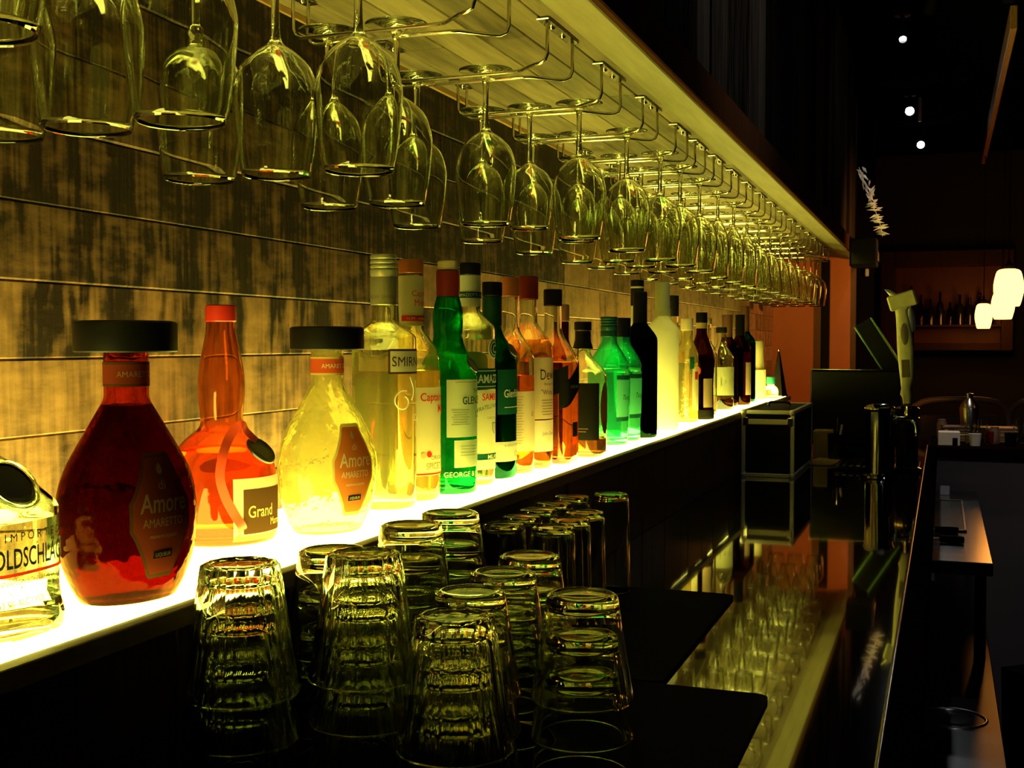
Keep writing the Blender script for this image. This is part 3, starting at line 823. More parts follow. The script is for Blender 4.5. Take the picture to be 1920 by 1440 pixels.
label_part(b, 'neck_print', [INKRED, CREAM], lambda m: (
    S.text(m, 'Captain', 0, .2635, .0105, 0, .0024, xs=.8, R=.0155, th0=-.25), S.text(m, 'Morgan', .004, .2515, .0115, 0, .0024, xs=.8, R=.0155, th0=-.25),
    S.patch(m, rect(.06, .007), .2315, .0020, 0, R=.0155), S.text(m, 'RUM - ORIGINAL', 0, .2315, .0048, 1, .0024, R=.0155, th0=-.3)))

# 7  green single malt
gl7 = [(0, .012), (.030, .006), (.0355, .001), (.038, .003), (.0386, .010), (.0386, .05), (.0386, .10), (.0386, .150), (.037, .163), (.0325, .175), (.0262, .187), (.0212, .200), (.0195, .212), (.0202, .226), (.0200, .240), (.0172, .255), (.0142, .265), (.0136, .275), (.0134, .300)]
gl7 = [gl7[0]]+smoothp(gl7[1:], 3)
b, S = bottle('whisky_bottle', 'bright green whisky bottle with cream label, red foil neck and cream cap', (-.6233, 1.4490), gl7, GREEN, mat_glass('green_tinted_spirit', (.75, .95, .75), 1.33), .185, (.0138, .297, .310, CAPCRM), capsule=(.262, .2965, CAPDRED, .0152))
def f(m):
    S.patch(m, rect(.094, .076), .114, .0006, 0, R=.0386)
    S.text(m, 'THE', 0, .137, .0075, 1, .0013, R=.0386); S.text(m, 'GLENLIVET', .001, .1245, .0140, 1, .0013, xs=.78, bold=.012, R=.0386)
    S.text(m, '12', .004, .106, .0125, 1, .0013, R=.0386)
    for k in range(7): S.patch(m, rect(.026-.003*(k % 3), .0008), .112-k*.0032, .0013, 2, th0=-.72, R=.0386)
    S.patch(m, rect(.070, .0006), .1485, .0013, 2, R=.0386)
label_part(b, 'label', [CREAM, INK, INKGREY, INKWHITE], f)
def f(m):
    S.patch(m, rect(.074, .036), .054, .0006, 0, R=.0386)
    for k in range(4): S.patch(m, rect(.030, .0007), .064-k*.004, .0013, 2, th0=-.35, R=.0386)
label_part(b, 'lower_label', [CREAM, INK, INKGREY], f)
label_part(b, 'embossed_lettering', [INKWHITE], lambda m: S.text(m, 'GEORGE & J.G. SMITH', -.004, .027, .0098, 0, .0010, R=.0386))
label_part(b, 'neck_print', [DGOLD], lambda m: (S.text(m, 'THE', 0, .289, .0045, 0, .0022, R=.0142, th0=-.3), S.text(m, 'GLENLIVET', 0, .2825, .0052, 0, .0022, R=.0142, th0=-.3)))
medallion(b, S, .171, .0115, .55, SEAL, th=.002)

# 8  clear anise liqueur
b, S = bottle('liqueur_bottle', 'slim clear anise liqueur bottle with white neck band and black cap', (-.6323, 1.5505), round_prof(.0352, .314, .218, .248, .0140, 0, p=.9), VODKA, L_WATER, .205, (.0152, .2965, .314, CAPBLK), capsule=(.252, .296, WHITE, .0150))
def f(m):
    ring = lambda r: [(r*cos(k*.314), r*sin(k*.314)) for k in range(20)]
    S.patch(m, ring(.0150), .192, .0006, 2, R=.0352); S.patch(m, ring(.0125), .192, .0009, 1, R=.0352); S.patch(m, ring(.0108), .192, .0011, 2, R=.0352); S.patch(m, ring(.0085), .192, .0013, 1, R=.0352)
    S.text(m, 'C', 0, .192, .016, 2, .0016, bold=.03, R=.0352)
    S.patch(m, rect(.088, .029), .150, .0006, 1, R=.0352); S.patch(m, rect(.088, .0014), .161, .0009, 2, R=.0352); S.patch(m, rect(.088, .0014), .139, .0009, 2, R=.0352)
    S.text(m, 'RAMAZZOTTI', 0, .150, .0165, 2, .0013, xs=.74, bold=.02, R=.0352)
    S.patch(m, rect(.088, .112), .078, .0006, 0, R=.0352)
    S.text(m, 'SAMBUCA', 0, .1245, .0135, 3, .0013, xs=.82, bold=.015, R=.0352)
    S.text(m, 'FRATELLI RAMAZZOTTI', 0, .112, .0085, 1, .0013, xs=.72, arc=6., R=.0352)
    S.text(m, 'CASA FONDATA', 0, .095, .0045, 4, .0013, R=.0352)
    S.patch(m, [(-.006, .008), (.006, .008), (.006, -.002), (0, -.009), (-.006, -.002)], .080, .0010, 4, R=.0352)
    S.patch(m, [(-.0048, .0068), (.0048, .0068), (.0048, -.0015), (0, -.0072), (-.0048, -.0015)], .080, .0013, 0, R=.0352)
    S.patch(m, rect(.088, .0085), .040, .0010, 1, R=.0352); S.text(m, 'MILANO', 0, .040, .0085, 0, .0014, bold=.02, R=.0352)
label_part(b, 'label', [CREAM, GRNP, WHITE, INKRED, INKGREY], f)
label_part(b, 'neck_print', [GRNP, WHITE], lambda m: (S.patch(m, rect(.085, .0085), .268, .0018, 0, R=.0146), S.text(m, 'RAMAZZOTTI  RAMAZZOTTI', 0, .268, .0062, 1, .0022, xs=.75, R=.0146, th0=-.4)))

# 9  dark green single malt (rounded triangular look kept as a soft square)
b, S = bottle('whisky_bottle', 'dark green whisky bottle with green foil and black cap beside the anise bottle', (-.6322, 1.6367), round_prof(.0350, .291, .175, .222, .0142, 0, n=2.5, p=.9), DGREEN, L_WHISKY, .172, (.0152, .270, .291, CAPBLK), capsule=(.226, .2695, CAPGRN, .0150))
def f(m):
    S.patch(m, rect(.070, .066), .128, .0006, 0, R=.035)
    S.text(m, 'Glenfiddich', .001, .126, .0165, 1, .0013, xs=.72, bold=.012, R=.035)
    S.patch(m, rect(.050, .0010), .1055, .0013, 1, R=.035)
label_part(b, 'label', [GRNP, INKWHITE], f)
label_part(b, 'lower_label', [CREAM, INKGREY], lambda m: (S.patch(m, rect(.080, .029), .040, .0006, 0, R=.035), S.text(m, '12', .002, .036, .0130, 1, .0013, R=.035), S.text(m, 'A UNIQUE SINGLE MALT', 0, .049, .0045, 1, .0013, R=.035)))
medallion(b, S, .190, .0115, .55, SEAL, th=.002)

# 10-11  amber whiskies
b, S = bottle('whisky_bottle', 'rosy amber bottle with orange-red neck and tall cream label', (-.6310, 1.7120), round_prof(.0375, .302, .175, .225, .0140, 0, p=.85), CLEAR, L_PINK, .150, (.0150, .272, .302, CAPORG), base=.008)
label_part(b, 'label', [CREAM, INKGREY], lambda m: (S.patch(m, rect(.092, .092), .080, .0006, 0, R=.0375), S.text(m, 'd', -.006, .092, .013, 1, .0012, R=.0375),
    [S.patch(m, rect(.030-.004*(k % 3), .0006), .118-k*.0042, .0010, 1, th0=-1.05, R=.0375) for k in range(18)]))
b, S = bottle('whisky_bottle', 'amber whisky bottle with red cap, cream label and lower white label', (-.6292, 1.7900), round_prof(.0398, .308, .190, .235, .0150, 0, p=.8), CLEAR, L_WHISKY, .205, (.0165, .270, .308, CAPDRED), base=.008)
def f(m):
    S.patch(m, rect(.088, .098), .128, .0006, 0, R=.0398)
    S.text(m, "Dewar's", -.002, .150, .0235, 1, .0013, xs=.72, R=.0398); S.text(m, 'Blended Scotch', -.004, .135, .0058, 1, .0013, R=.0398)
    S.text(m, '"White Label"', -.002, .122, .0115, 1, .0013, xs=.8, R=.0398)
    for k in range(6): S.patch(m, rect(.030-.003*(k % 2), .0008), .109-k*.0045, .0013, 1, th0=-.3, R=.0398)
label_part(b, 'label', [CREAM, INK], f)
label_part(b, 'lower_label', [WHITE, INKGREY], lambda m: (S.patch(m, rect(.120, .050), .052, .0006, 0, R=.0398), S.text(m, 'John Dewar & Sons', .000, .056, .0085, 1, .0013, xs=.75, shear=.25, R=.0398)))

# 12  square whisky with slanting black label
b, S = bottle('whisky_bottle', 'square red-amber whisky bottle with slanted black label and black cap', (-.6153, 1.8755), round_prof(.0385, .290, .165, .228, .0145, 0, n=5., p=1.05), CLEAR, L_RED, .168, (.0158, .262, .290, CAPBLK), base=.008)
def f(m):
    sl = [(-.042, -.020-.022), (.034, -.020+.016), (.034, .020+.020), (-.042, .020-.018)]
    S.patch(m, sl, .132, .0008, 0, flat=True)
    S.text(m, 'BLACK LABEL', -.002, .128, .0072, 1, .0012, flat=True, xs=.9)
label_part(b, 'label', [BLKP, GOLDP], f)
label_part(b, 'lower_label', [BLKP], lambda m: S.patch(m, rect(.026, .024), .056, .0008, 0, flat=True))
# near face label of the same bottle wraps round the corner
label_part(b, 'side_label', [BLKP], lambda m: S.patch(m, [(-.034, -.030), (.034, -.006), (.034, .036), (-.034, .006)], .128, .0008, 0, th0=-pi/2, R=.0385))
b, S = bottle('whisky_bottle', 'brown capped bottle half hidden behind the square whisky', (-.6690, 2.0950), round_prof(.0260, .272, .17, .21, .0125, 0), BROWNGL, None, 0, (.0135, .240, .272, CAPBRN), seg=32)

# 13  squat flask with black label
b, S = bottle('whiskey_bottle', 'squat clear flask bottle with broad black label and black wrapped neck', (-.6014, 2.0047), round_prof(.0400, .238, .140, .188, .0135, 0, n=3.2, p=1.1), VODKA, mat_glass('dark_whiskey', (.55, .30, .10), 1.33), .030, (.0155, .222, .238, CAPBLK), capsule=(.190, .2215, CAPBLK, .0185), base=.008)
label_part(b, 'label', [BLKP, DGOLD], lambda m: (S.patch(m, rect(.066, .100), .080, .0008, 0, th0=-pi/2+.15, R=.040), S.patch(m, rect(.040, .0008), .050, .0012, 1, th0=-pi/2, R=.040), S.patch(m, rect(.034, .0008), .045, .0012, 1, th0=-pi/2, R=.040)))
label_part(b, 'front_label', [mat_paper('amber_label_paper', (.16, .06, .015), .3)], lambda m: S.patch(m, [(.022*cos(k*.314), .046*sin(k*.314)) for k in range(20)], .085, .0008, 0, flat=True))

# 14-15  green gin pair
gn = [(0, .008), (.030, .005), (.036, .001), (.0375, .004), (.0375, .030), (.0385, .06), (.0395, .10), (.0400, .135), (.0400, .142), (.0388, .1435), (.0388, .149), (.0398, .151), (.0390, .158), (.034, .170), (.0265, .183), (.0195, .194), (.0165, .202), (.0160, .21), (.0158, .245)]
gn = [gn[0]]+smoothp(gn[1:], 3)
for (x, y), lab, capm, ws in (((-.6201, 2.2466), 'teal green gin bottle with ribbed green cap', CAPGRN, 1.), ((-.6205, 2.3512), 'teal green gin bottle with black cap beside the dark wine bottle', CAPBLK, 1.)):
    b, S = bottle('gin_bottle', lab, (x, y), gn, TEAL, L_WATER, .150, (.0172, .212, .252, capm, 'rings' if capm is CAPGRN else ''), base=.010)
    def f(m):
        S.patch(m, rect(.072, .074), .092, .0006, 0, R=.0395); S.patch(m, rect(.072, .009), .1325, .0006, 1, R=.0395); S.patch(m, rect(.072, .009), .0515, .0006, 1, R=.0395)
        S.text(m, 'Tanqueray', 0, .094, .0140, 2, .0012, xs=.8, shear=.35, R=.0395)
    label_part(b, 'label', [mat_paper('mint_label_paper', (.16, .62, .38), .5), GRNP, INK], f)

# 16-18  dark wine bottle, tall clear pair
bottle('wine_bottle', 'tall black wine bottle at the middle of the shelf', (-.6052, 2.4394), round_prof(.0372, .309, .205, .245, .0145, 0, p=.8), BLACKGL, L_DARK, .2, (.0152, .235, .309, CAPBLK), base=.01)
b, S = bottle('vodka_bottle', 'tall clear bottle with black banded cap just behind the black wine bottle', (-.6430, 2.5650), round_prof(.0330, .341, .225, .262, .0138, 0), FROST, None, 0, (.0150, .283, .341, CAPBLK), base=.008)
label_part(b, 'cap_band', [CREAM], lambda m: m.add([(.0153*cos(k*pi/12), .0153*sin(k*pi/12), z) for z in (.322, .326) for k in range(24)], [(k, (k+1) % 24, 24+(k+1) % 24, 24+k) for k in range(24)]))
bottle('vodka_bottle', 'glowing frosted bottle with pale neck beside the black wine bottle', (-.6100, 2.6720), round_prof(.0380, .340, .225, .265, .0155, 0), FROST, None, 0, (.0170, .262, .340, mat_paper('pale_yellow_cap', (.80, .82, .40), .5)), base=.008)

# 19-27  smaller bottles toward the far end
b, S = bottle('spirit_bottle', 'clear bottle with dark pink cap and pale neck label in the far row', (-.6440, 2.8500), round_prof(.0300, .304, .20, .24, .0125, 0), VODKA, L_WATER, .19, (.0135, .285, .304, CAPDRED), capsule=(.245, .2845, CREAM, .0135), seg=36)
b, S = bottle('spirit_bottle', 'tall bottle with black cap and orange label in the far row', (-.6700, 3.0550), round_prof(.0320, .325, .215, .255, .0145, 0), VODKA, L_WATER, .2, (.0165, .270, .325, CAPBLK), seg=36)
label_part(b, 'label', [mat_paper('orange_brown_paper', (.55, .22, .07), .4), BLKP], lambda m: (S.patch(m, rect(.06, .145), .105, .0006, 0, R=.032, th0=-.6), S.patch(m, [(.016*cos(k*.4), .018*sin(k*.4)) for k in range(16)], .13, .001, 1, R=.032, th0=-.5)))
b, S = bottle('spirit_bottle', 'short clear bottle with pale cap and cream label in the far row', (-.6100, 2.9500), round_prof(.0290, .263, .165, .215, .0150, 0), HAZY, L_WATER, .15, (.0160, .232, .263, CAPCRM), seg=36)
label_part(b, 'label', [CREAM, GRNP, INKRED], lambda m: (S.patch(m, rect(.05, .11), .085, .0006, 0, R=.029), S.patch(m, rect(.012, .03), .15, .0008, 1, R=.029, th0=-.9), S.patch(m, rect(.012, .02), .118, .0010, 2, R=.029, th0=-.4)))
b, S = bottle('liqueur_bottle', 'dark brown bottle with black cap, gold neck band and red emblem', (-.5935, 3.0580), smoothp([(.031, .001), (.033, .006), (.0325, .03), (.031, .09), (.033, .13), (.0345, .155), (.031, .175), (.022, .20), (.0155, .22), (.014, .235), (.0135, .275)], 3), BROWNGL, L_DARK, .17, (.0152, .253, .280, CAPBLK), capsule=(.238, .2525, GOLDP, .0145), seg=36)
label_part(b, 'label', [CAPRED, TANP, BLKP], lambda m: (S.patch(m, [(.011*cos(k*.4), .012*sin(k*.4)) for k in range(16)], .128, .0008, 0, R=.033, th0=-1.75), S.patch(m, rect(.03, .075), .070, .0006, 1, R=.033, th0=-.75), S.patch(m, rect(.1, .024), .014, .0009, 2, R=.033, th0=-.8)))
bottle('spirit_bottle', 'clear bottle with cork stopper in the far row', (-.6250, 3.2900), round_prof(.0300, .270, .17, .21, .0130, 0), CLEAR, L_WATER, .05, (.0150, .252, .270, CORK), seg=36)
b, S = bottle('liqueur_bottle', 'squat bottle with wide grey-green label and short black stopper', (-.6299, 3.5602), round_prof(.0370, .248, .150, .205, .0140, 0), CLEAR, L_DARK, .03, (.0165, .230, .248, CAPBLK), seg=36)
label_part(b, 'label', [mat_paper('grey_green_paper', (.30, .30, .16), .35)], lambda m: S.patch(m, rect(.15, .085), .085, .0006, 0, R=.037, th0=-.8))
bottle('whisky_bottle', 'brown bottle with tall dark foil near the far end of shelf', (-.6450, 3.7450), round_prof(.0345, .290, .185, .225, .0155, 0), BROWNGL, L_DARK, .15, (.0168, .215, .290, CAPBRN), seg=36)
b, S = bottle('whisky_bottle', 'amber bottle with dark foil and tan label near the far end', (-.6180, 3.8300), round_prof(.0350, .292, .180, .230, .0140, 0), BROWNGL, L_WHISKY, .17, (.0155, .225, .292, CAPBLK), seg=36)
label_part(b, 'label', [TANP], lambda m: S.patch(m, rect(.06, .105), .085, .0006, 0, R=.035, th0=.0))
bottle('wine_bottle', 'dark green wine bottle last in the row before the white cartons', (-.6350, 4.0350), round_prof(.0370, .326, .20, .245, .0145, 0), DGREEN, L_DARK, .2, (.0155, .235, .326, CAPBRN), seg=36)
# odds and ends at the end of the shelf
c = thing('bottle_carton', 'tall white carton at the far end of the lit shelf', 'carton', (-.615, 4.22, SZ))
m = MB(); m.box(-.028, .022, -.030, .030, 0, .105, .002); m.build('carton_box', mat_paper('white_carton', (.85, .80, .55), .4), c, smooth=0)
m = MB(); m.lathe([(0, .105), (.020, .105), (.0195, .12), (.016, .17), (.0175, .20), (.0145, .207), (0, .207)], 28); m.build('bottle_top', mat_paper('cream_plastic', (.75, .68, .36), .3), c)
c = thing('syrup_bottle', 'small pale bottle with teal cap at the shelf end', 'bottle', (-.585, 4.32, SZ))
m = MB(); m.lathe(smoothp([(.0, .0005), (.0, .0005), (.024, .0005), (.027, .006), (.026, .03), (.019, .042), (.012, .047), (.012, .05), (0, .05)], 3), 28); m.build('glass_body', HAZY, c)
m = MB(); m.lathe([(0, .078), (.0145, .077), (.016, .074), (.016, .05), (.0122, .0503), (0, .0503)], 24); m.build('cap', CAPTEAL, c)
c = thing('cone_stand', 'dark pointed cone standing beside the teal capped bottle', 'stand', (-.575, 4.46, SZ))
m = MB(); m.lathe([(0, .001), (.036, .001), (.036, .006), (.033, .008), (.004, .168), (0, .170)], 4, M=Matrix.Rotation(.5, 4, 'Z')); m.build('body', BLACKG, c, smooth=0)
m = MB(); m.lathe([(0, .168), (.004, .170), (.005, .174), (.003, .178), (0, .179)], 12); m.build('tip', CHROME, c)
# ------------------------------------------------------------------ the case, till, taps at the end of the counter
CZ = -.3764
case = thing('equipment_case', 'black case with aluminium edges standing on the counter by the shelf', 'case', (-.457, 3.56, CZ))
hx, hy, hz = .073, .24, .188
m = MB(); m.box(-hx+.003, hx-.003, -hy+.003, hy-.003, .003, hz-.003, .001); m.build('panel', BLACKT, case, smooth=0)
m = MB(); e = .011
for sx in (-1, 1):
    for sy in (-1, 1): m.box(sx*hx-(e if sx > 0 else 0), sx*hx+(0 if sx > 0 else e), sy*hy-(e if sy > 0 else 0), sy*hy+(0 if sy > 0 else e), 0, hz, .0015)
    for z in (0, hz-e): m.box(sx*hx-(e if sx > 0 else 0), sx*hx+(0 if sx > 0 else e), -hy+e, hy-e, z, z+e, .0015)
for sy in (-1, 1):
    for z in (0, hz-e): m.box(-hx+e, hx-e, sy*hy-(e if sy > 0 else 0), sy*hy+(0 if sy > 0 else e), z, z+e, .0015)
m.build('edge_frame', ALU, case, smooth=0)
m = MB(); m.box(-hx+.004, hx-.004, -hy-.0015, -hy+.004, hz-.040, hz-.025, .001)
m.build('lid_band', ALU, case, smooth=0)
for sx in (-1, 1):
    for z in (.006, hz-.006):
        m = MB(); m.lathe([(0, -.009), (.0065, -.007), (.009, -.002), (.009, .002), (.0065, .007), (0, .009)], 16, loc=(sx*(hx-.006), -hy+.003, z)); m.build('corner_cap', ALU, case)
    m = MB(); m.box(sx*(hx-.012)-.007, sx*(hx-.012)+.007, -hy-.004, -hy+.001, hz-.044, hz-.020, .0015); m.build('latch', CHROME, case)
m = MB(); m.tube(smoothp([(-.03, 0, hz), (-.03, 0, hz+.008), (-.02, 0, hz+.012), (.02, 0, hz+.012), (.03, 0, hz+.008), (.03, 0, hz)], 4), .004, 10); m.build('handle', BLACKG, case)

till = thing('till_terminal', 'black till terminal with wide screen back behind the beer taps', 'till', (-.275, 4.12, CZ))
m = MB(); m.box(-.13, .13, -.07, .08, 0, .030, .004); m.build('base', BLACKG, till, smooth=0)
m = MB(); m.box(-.145, .145, -.045, .05, .032, .285, .006); m.build('housing', BLACKT, till, smooth=0)
m = MB(); m.box(-.141, .141, -.050, -.0455, .060, .280, .001); m.build('screen', mat_pbr('matt_black_screen', (.006, .006, .006), .5, spec=.15), till, smooth=0)
m = MB(); m.box(-.145, .145, -.05, .02, .2855, .2885, .001); m.build('top_trim', CHROME, till, smooth=0)

m = MB(); m.box(-.032, .032, -.03, .03, 0, .092, .003)
tag(m.build('card_box', KRAFT, smooth=0, loc=(-.362, 3.96, CZ)), 'small kraft card box standing left of the till', 'box')
m = MB(); m.box(-.045, .045, -.10, .10, 0, .006, .0015, M=Matrix.Rotation(-.15, 4, 'Z'))
tag(m.build('order_pad', KRAFT, smooth=0, loc=(-.345, 3.79, CZ)), 'pale order pad lying flat between case and taps', 'pad')
tr = thing('drip_tray', 'dark drip tray on the counter behind the tap tower', 'tray', (-.20, 3.70, CZ))
m = MB(); m.box(-.10, .14, -.12, .12, 0, .012, .003); m.build('pan', BLACKG, tr, smooth=0)
m = MB()
for k in range(12): m.box(-.095+k*.0195, -.085+k*.0195, -.115, .115, .0122, .015)
m.build('grille', STEEL, tr, smooth=0)
cp = thing('pen_cup', 'dark cup of pens standing before the till', 'cup', (-.315, 3.88, CZ))
m = MB(); m.lathe([(0, .001), (.026, .001), (.028, .006), (.030, .085), (.028, .085), (.026, .008), (0, .006)], 24); m.build('cup_body', BLACKG, cp)
for k, (dx, dy, c_) in enumerate(((.015, .004, PALE), (-.012, .01, CHROME), (.004, -.014, CHROME))):
    m = MB(); m.tube([(0, 0, .01), (dx, dy, .115+.012*k)], .0035, 8); m.build('pen', c_, cp)

tw = thing('beer_tap_tower', 'chrome cylindrical beer tap tower on the counter', 'beer tap', (-.163, 3.42, CZ))
m = MB(); m.lathe([(0, 0), (.052, 0), (.054, .003), (.052, .008), (.040, .012), (.038, .016), (.038, .186), (.0405, .188), (.0415, .192), (.0405, .197), (.034, .203), (.018, .207), (0, .208)], 48); m.build('column', TOWER, tw)
for dy, h in ((-.01, .165), (.045, .160)):
    Mx = Matrix.Translation((.036, dy, h)) @ Matrix.Rotation(radians(90), 4, 'Y')
    m = MB(); m.lathe([(0, 0), (.013, 0), (.013, .006), (.0085, .010), (.0085, .030), (.011, .033), (.011, .046), (0, .048)], 20, M=Mx); f_ = m.build('faucet', CHROME, tw)
    m = MB(); m.tube(smoothp([(.075, dy, h), (.090, dy-.002, h-.006), (.097, dy-.004, h-.022), (.098, dy-.006, h-.045)], 4), [.0078]*12+[.0062], 12); m.build('spout', CHROME, f_)
    m = MB(); m.lathe([(0, 0), (.008, 0), (.009, .008), (.006, .016), (.0065, .03), (0, .03)], 14, loc=(.074, dy, h+.008)); m.build('collar', CHROME, f_)
tw2 = thing('beer_tap_tower', 'dark drum shaped beer tap tower behind the chrome column', 'beer tap', (-.095, 3.62, CZ))
m = MB(); m.lathe([(0, 0), (.04, 0), (.04, .01), (.031, .014), (.031, .16), (.034, .165), (.034, .185), (.025, .192), (0, .194)], 36); m.build('column', BLACKG, tw2)
m = MB(); m.lathe([(.0312, .150), (.0345, .152), (.0345, .158), (.0312, .160), (.0312, .150)], 36); m.build('ring', CHROME, tw2)

# tall leaping-fish shaped tap handle, leaning a little
def silhouette(pts, th, M, bev=.006):
    """Solid from a side outline (u,z), thick in the middle, thin at the rim."""
    mb_ = MB(); n = len(pts)
    cu = sum(p[0] for p in pts)/n; cz = sum(p[1] for p in pts)/n
    vs = []
    for s_, off in ((1., 0.),):
        vs += [Vector((u, 0, z)) for u, z in pts]
    for sg in (-1, 1):
        for t_, h in ((.86, .75), (.55, 1.)):
            vs += [Vector((zc_u+(u-zc_u)*t_, sg*th*h, z if abs(z-cz) < .09 else cz+(z-cz)*(1-.12*(1-t_)))) for (u, z) in pts for zc_u in (axis_u(pts, z),)]
    fs = []
    def band(a, b):
        for k in range(n): fs.append((a+k, a+(k+1) % n, b+(k+1) % n, b+k))
    band(0, n); band(n, 2*n); band(0, 3*n); band(3*n, 4*n)
    fs.append(tuple(range(2*n, 3*n))); fs.append(tuple(range(4*n, 5*n)))
    mb_.add([M @ v for v in vs], fs)
    return mb_
def axis_u(pts, z):
    near_ = sorted(pts, key=lambda p: abs(p[1]-z))[:4]
    return sum(p[0] for p in near_)/len(near_)
fish = [(.010, 0), (.013, .02), (.012, .045), (.019, .07), (.022, .11), (.0235, .15), (.022, .19), (.017, .225), (.012, .25), (.013, .262), (.019, .27), (.016, .302), (.002, .300), (-.010, .303), (-.030, .318), (-.046, .321), (-.036, .307), (-.031, .298), (-.036, .29), (-.030, .272), (-.021, .268), (-.019, .24), (-.019, .20), (-.0195, .16), (-.018, .12), (-.016, .09), (-.014, .06), (-.013, .045), (-.017, .03), (-.012, .02), (-.010, 0)]
fh = thing('tap_handle', 'tall olive leaping-fish tap handle with oval badge', 'tap handle', (-.091, 3.41, CZ+.2062))
Mh = Matrix.Rotation(radians(-3), 4, 'Y')
silhouette(fish, .011, Mh).build('body', FISH, fh, smooth=50)
m = MB(); mm = Mh @ Matrix.Translation((.002, -.0118, .195)) @ Matrix.Rotation(radians(90), 4, 'X')
m.lathe([(0, .0012), (.0085, .028, .0010, 2.), (.010, .031, 0, 2.), (.010, .031, -.003, 2.), (0, -.003)], 28, M=mm); m.build('badge', FISHD, fh)
m = MB(); m.box(-.010, .012, -.0125, -.009, .075, .125, .002, M=Mh); m.build('side_print', FISHD, fh, smooth=0)
m = MB(); m.box(-.037, .037, -.013, .013, -.021, .021, .004, M=Mh @ Matrix.Translation((-.001, 0, .287)) @ Matrix.Rotation(radians(-14), 4, 'Y')); m.build('neck_band', FISH, fh, smooth=0)
c2 = thing('tap_handle', 'slim dark tap handle with silver pointed top', 'tap handle', (-.0885, 3.465, CZ+.2012))
m = MB(); m.lathe([(0, 0), (.008, 0), (.009, .01), (.0075, .06), (.010, .10), (.0125, .15), (.0125, .205), (0, .205)], 20); m.build('grip', BLACKG, c2)
m = MB(); m.lathe([(.0126, .205), (.0165, .21), (.017, .222), (.0145, .245), (.0075, .268), (.0045, .276), (0, .278)], 20); m.build('pointed_top', ALU, c2)
m = MB(); m.lathe([(.0095, .085), (.0128, .112), (.0118, .112), (.0090, .088), (.0095, .085)], 20); m.build('pale_band', KRAFT, c2)

# tilted menu board behind the taps
mn = thing('menu_board', 'narrow dark menu board tilted behind the tap handles, green edges', 'board', (-.155, 4.105, -.0876))
Mt = Matrix.Rotation(radians(-32), 4, 'Y')
m = MB(); m.box(-.030, .030, -.010, .010, 0, .185, .002, M=Mt); m.build('board_panel', BLACKG, mn, smooth=0)
m = MB()
for sx in (-1, 1): m.box(sx*.030-.003, sx*.030+.003, -.012, .012, 0, .185, .001, M=Mt)
m.build('edge_strip', mat_pbr('green_plastic', (.10, .26, .04), .3), mn, smooth=0)

# ------------------------------------------------------------------ clutter on the cross bar
BZ = -.3764
nb = thing('napkin_holder', 'white napkin box on the cross bar beside the rail', 'napkin box', (.025, 4.60, BZ))
m = MB(); m.box(-.038, .038, -.03, .03, 0, .052, .003); m.build('box_body', PAPERW, nb, smooth=0)
m = MB(); m.box(.012, .030, -.0315, -.0296, .002, .030, .001); m.build('slot', BLACKG, nb, smooth=0)
def small_glass(x, y, h, r, mat, label, name='shot_glass'):
    m = MB(); m.lathe([(0, .001), (r*.8, .001), (r, h), (r*.9, h), (r*.7, .006), (0, .006)], 20)
    tag(m.build(name, mat, loc=(x, y, BZ)), label, 'glass', 'bits and pieces on the cross bar')
small_glass(.10, 4.70, .075, .020, TUMB, 'small clear tumbler on the cross bar behind the napkin box')
small_glass(.115, 4.60, .045, .022, PAPERW, 'white paper cup on the cross bar right of the napkin box', 'paper_cup')
small_glass(.165, 4.66, .05, .016, L_WHISKY, 'amber candle glass on the cross bar', 'candle_glass')
small_glass(.235, 4.62, .05, .022, BLACKG, 'black ashtray cup on the cross bar', 'ash_cup')
small_glass(.27, 4.75, .09, .022, TUMB, 'tall clear tumbler at the right on the cross bar')
for x, y, w, lab, mt in ((.05, 4.88, .05, 'brown leather menu stack at back of cross bar', LEATH), (.20, 4.86, .07, 'low stone coaster pile at back of cross bar', STONE)):
    m = MB()
    for k in range(5): m.box(-w+.004*(k % 2), w-.003*(k % 3), -.05, .05, k*.011, k*.011+.010, .002, M=Matrix.Rotation(.06*(k-2), 4, 'Z'))
    tag(m.build('menu_stack' if mt is LEATH else 'coaster_pile', mt, smooth=0, loc=(x, y, BZ)), lab, 'stack')
cl = random.Random(21)
spots_ = [(.015, 4.78, 'left of the coaster pile'), (.075, 4.80, 'just left of the shaker'), (.145, 4.78, 'before the coaster pile'), (.185, 4.72, 'second from the right group'), (.225, 4.80, 'beside the tall clear tumbler'), (.285, 4.86, 'at far right of the clutter'), (.00, 4.95, 'at far left behind the menus'), (.155, 4.98, 'behind the coaster pile'), (.30, 4.68, 'at the near right of the clutter')]
for k, (x, y, w_) in enumerate(spots_):
    kind_ = k % 3
    if kind_ == 0:
        h_ = cl.uniform(.05, .08); r_c = cl.uniform(.017, .022)
        m = MB(); m.lathe([(0, .001), (r_c, .001), (r_c*1.02, h_*.75), (r_c*.8, h_*.86), (r_c*.8, h_), (0, h_)], 18)
        tag(m.build('spice_jar', STONE if k else LEATH, loc=(x, y, BZ)), 'small brown jar on the cross bar ' + w_, 'jar', 'bits and pieces on the cross bar')
    elif kind_ == 1:
        m = MB()
        for q in range(4): m.lathe([(0, q*.007), (.030, q*.007), (.036, q*.007+.004), (.0355, q*.007+.006), (.028, q*.007+.003), (0, q*.007+.0025)], 22)
        tag(m.build('saucer_pile', KRAFT, loc=(x, y, BZ)), 'small pile of brown saucers on the cross bar ' + w_, 'saucers', 'bits and pieces on the cross bar')
    else:
        small_glass(x, y, cl.uniform(.06, .10), .019, TUMB, 'small empty glass on the cross bar ' + w_)
sk = thing('drink_shaker', 'tarnished cocktail shaker standing mid cross bar', 'shaker', (.10, 4.93, BZ))
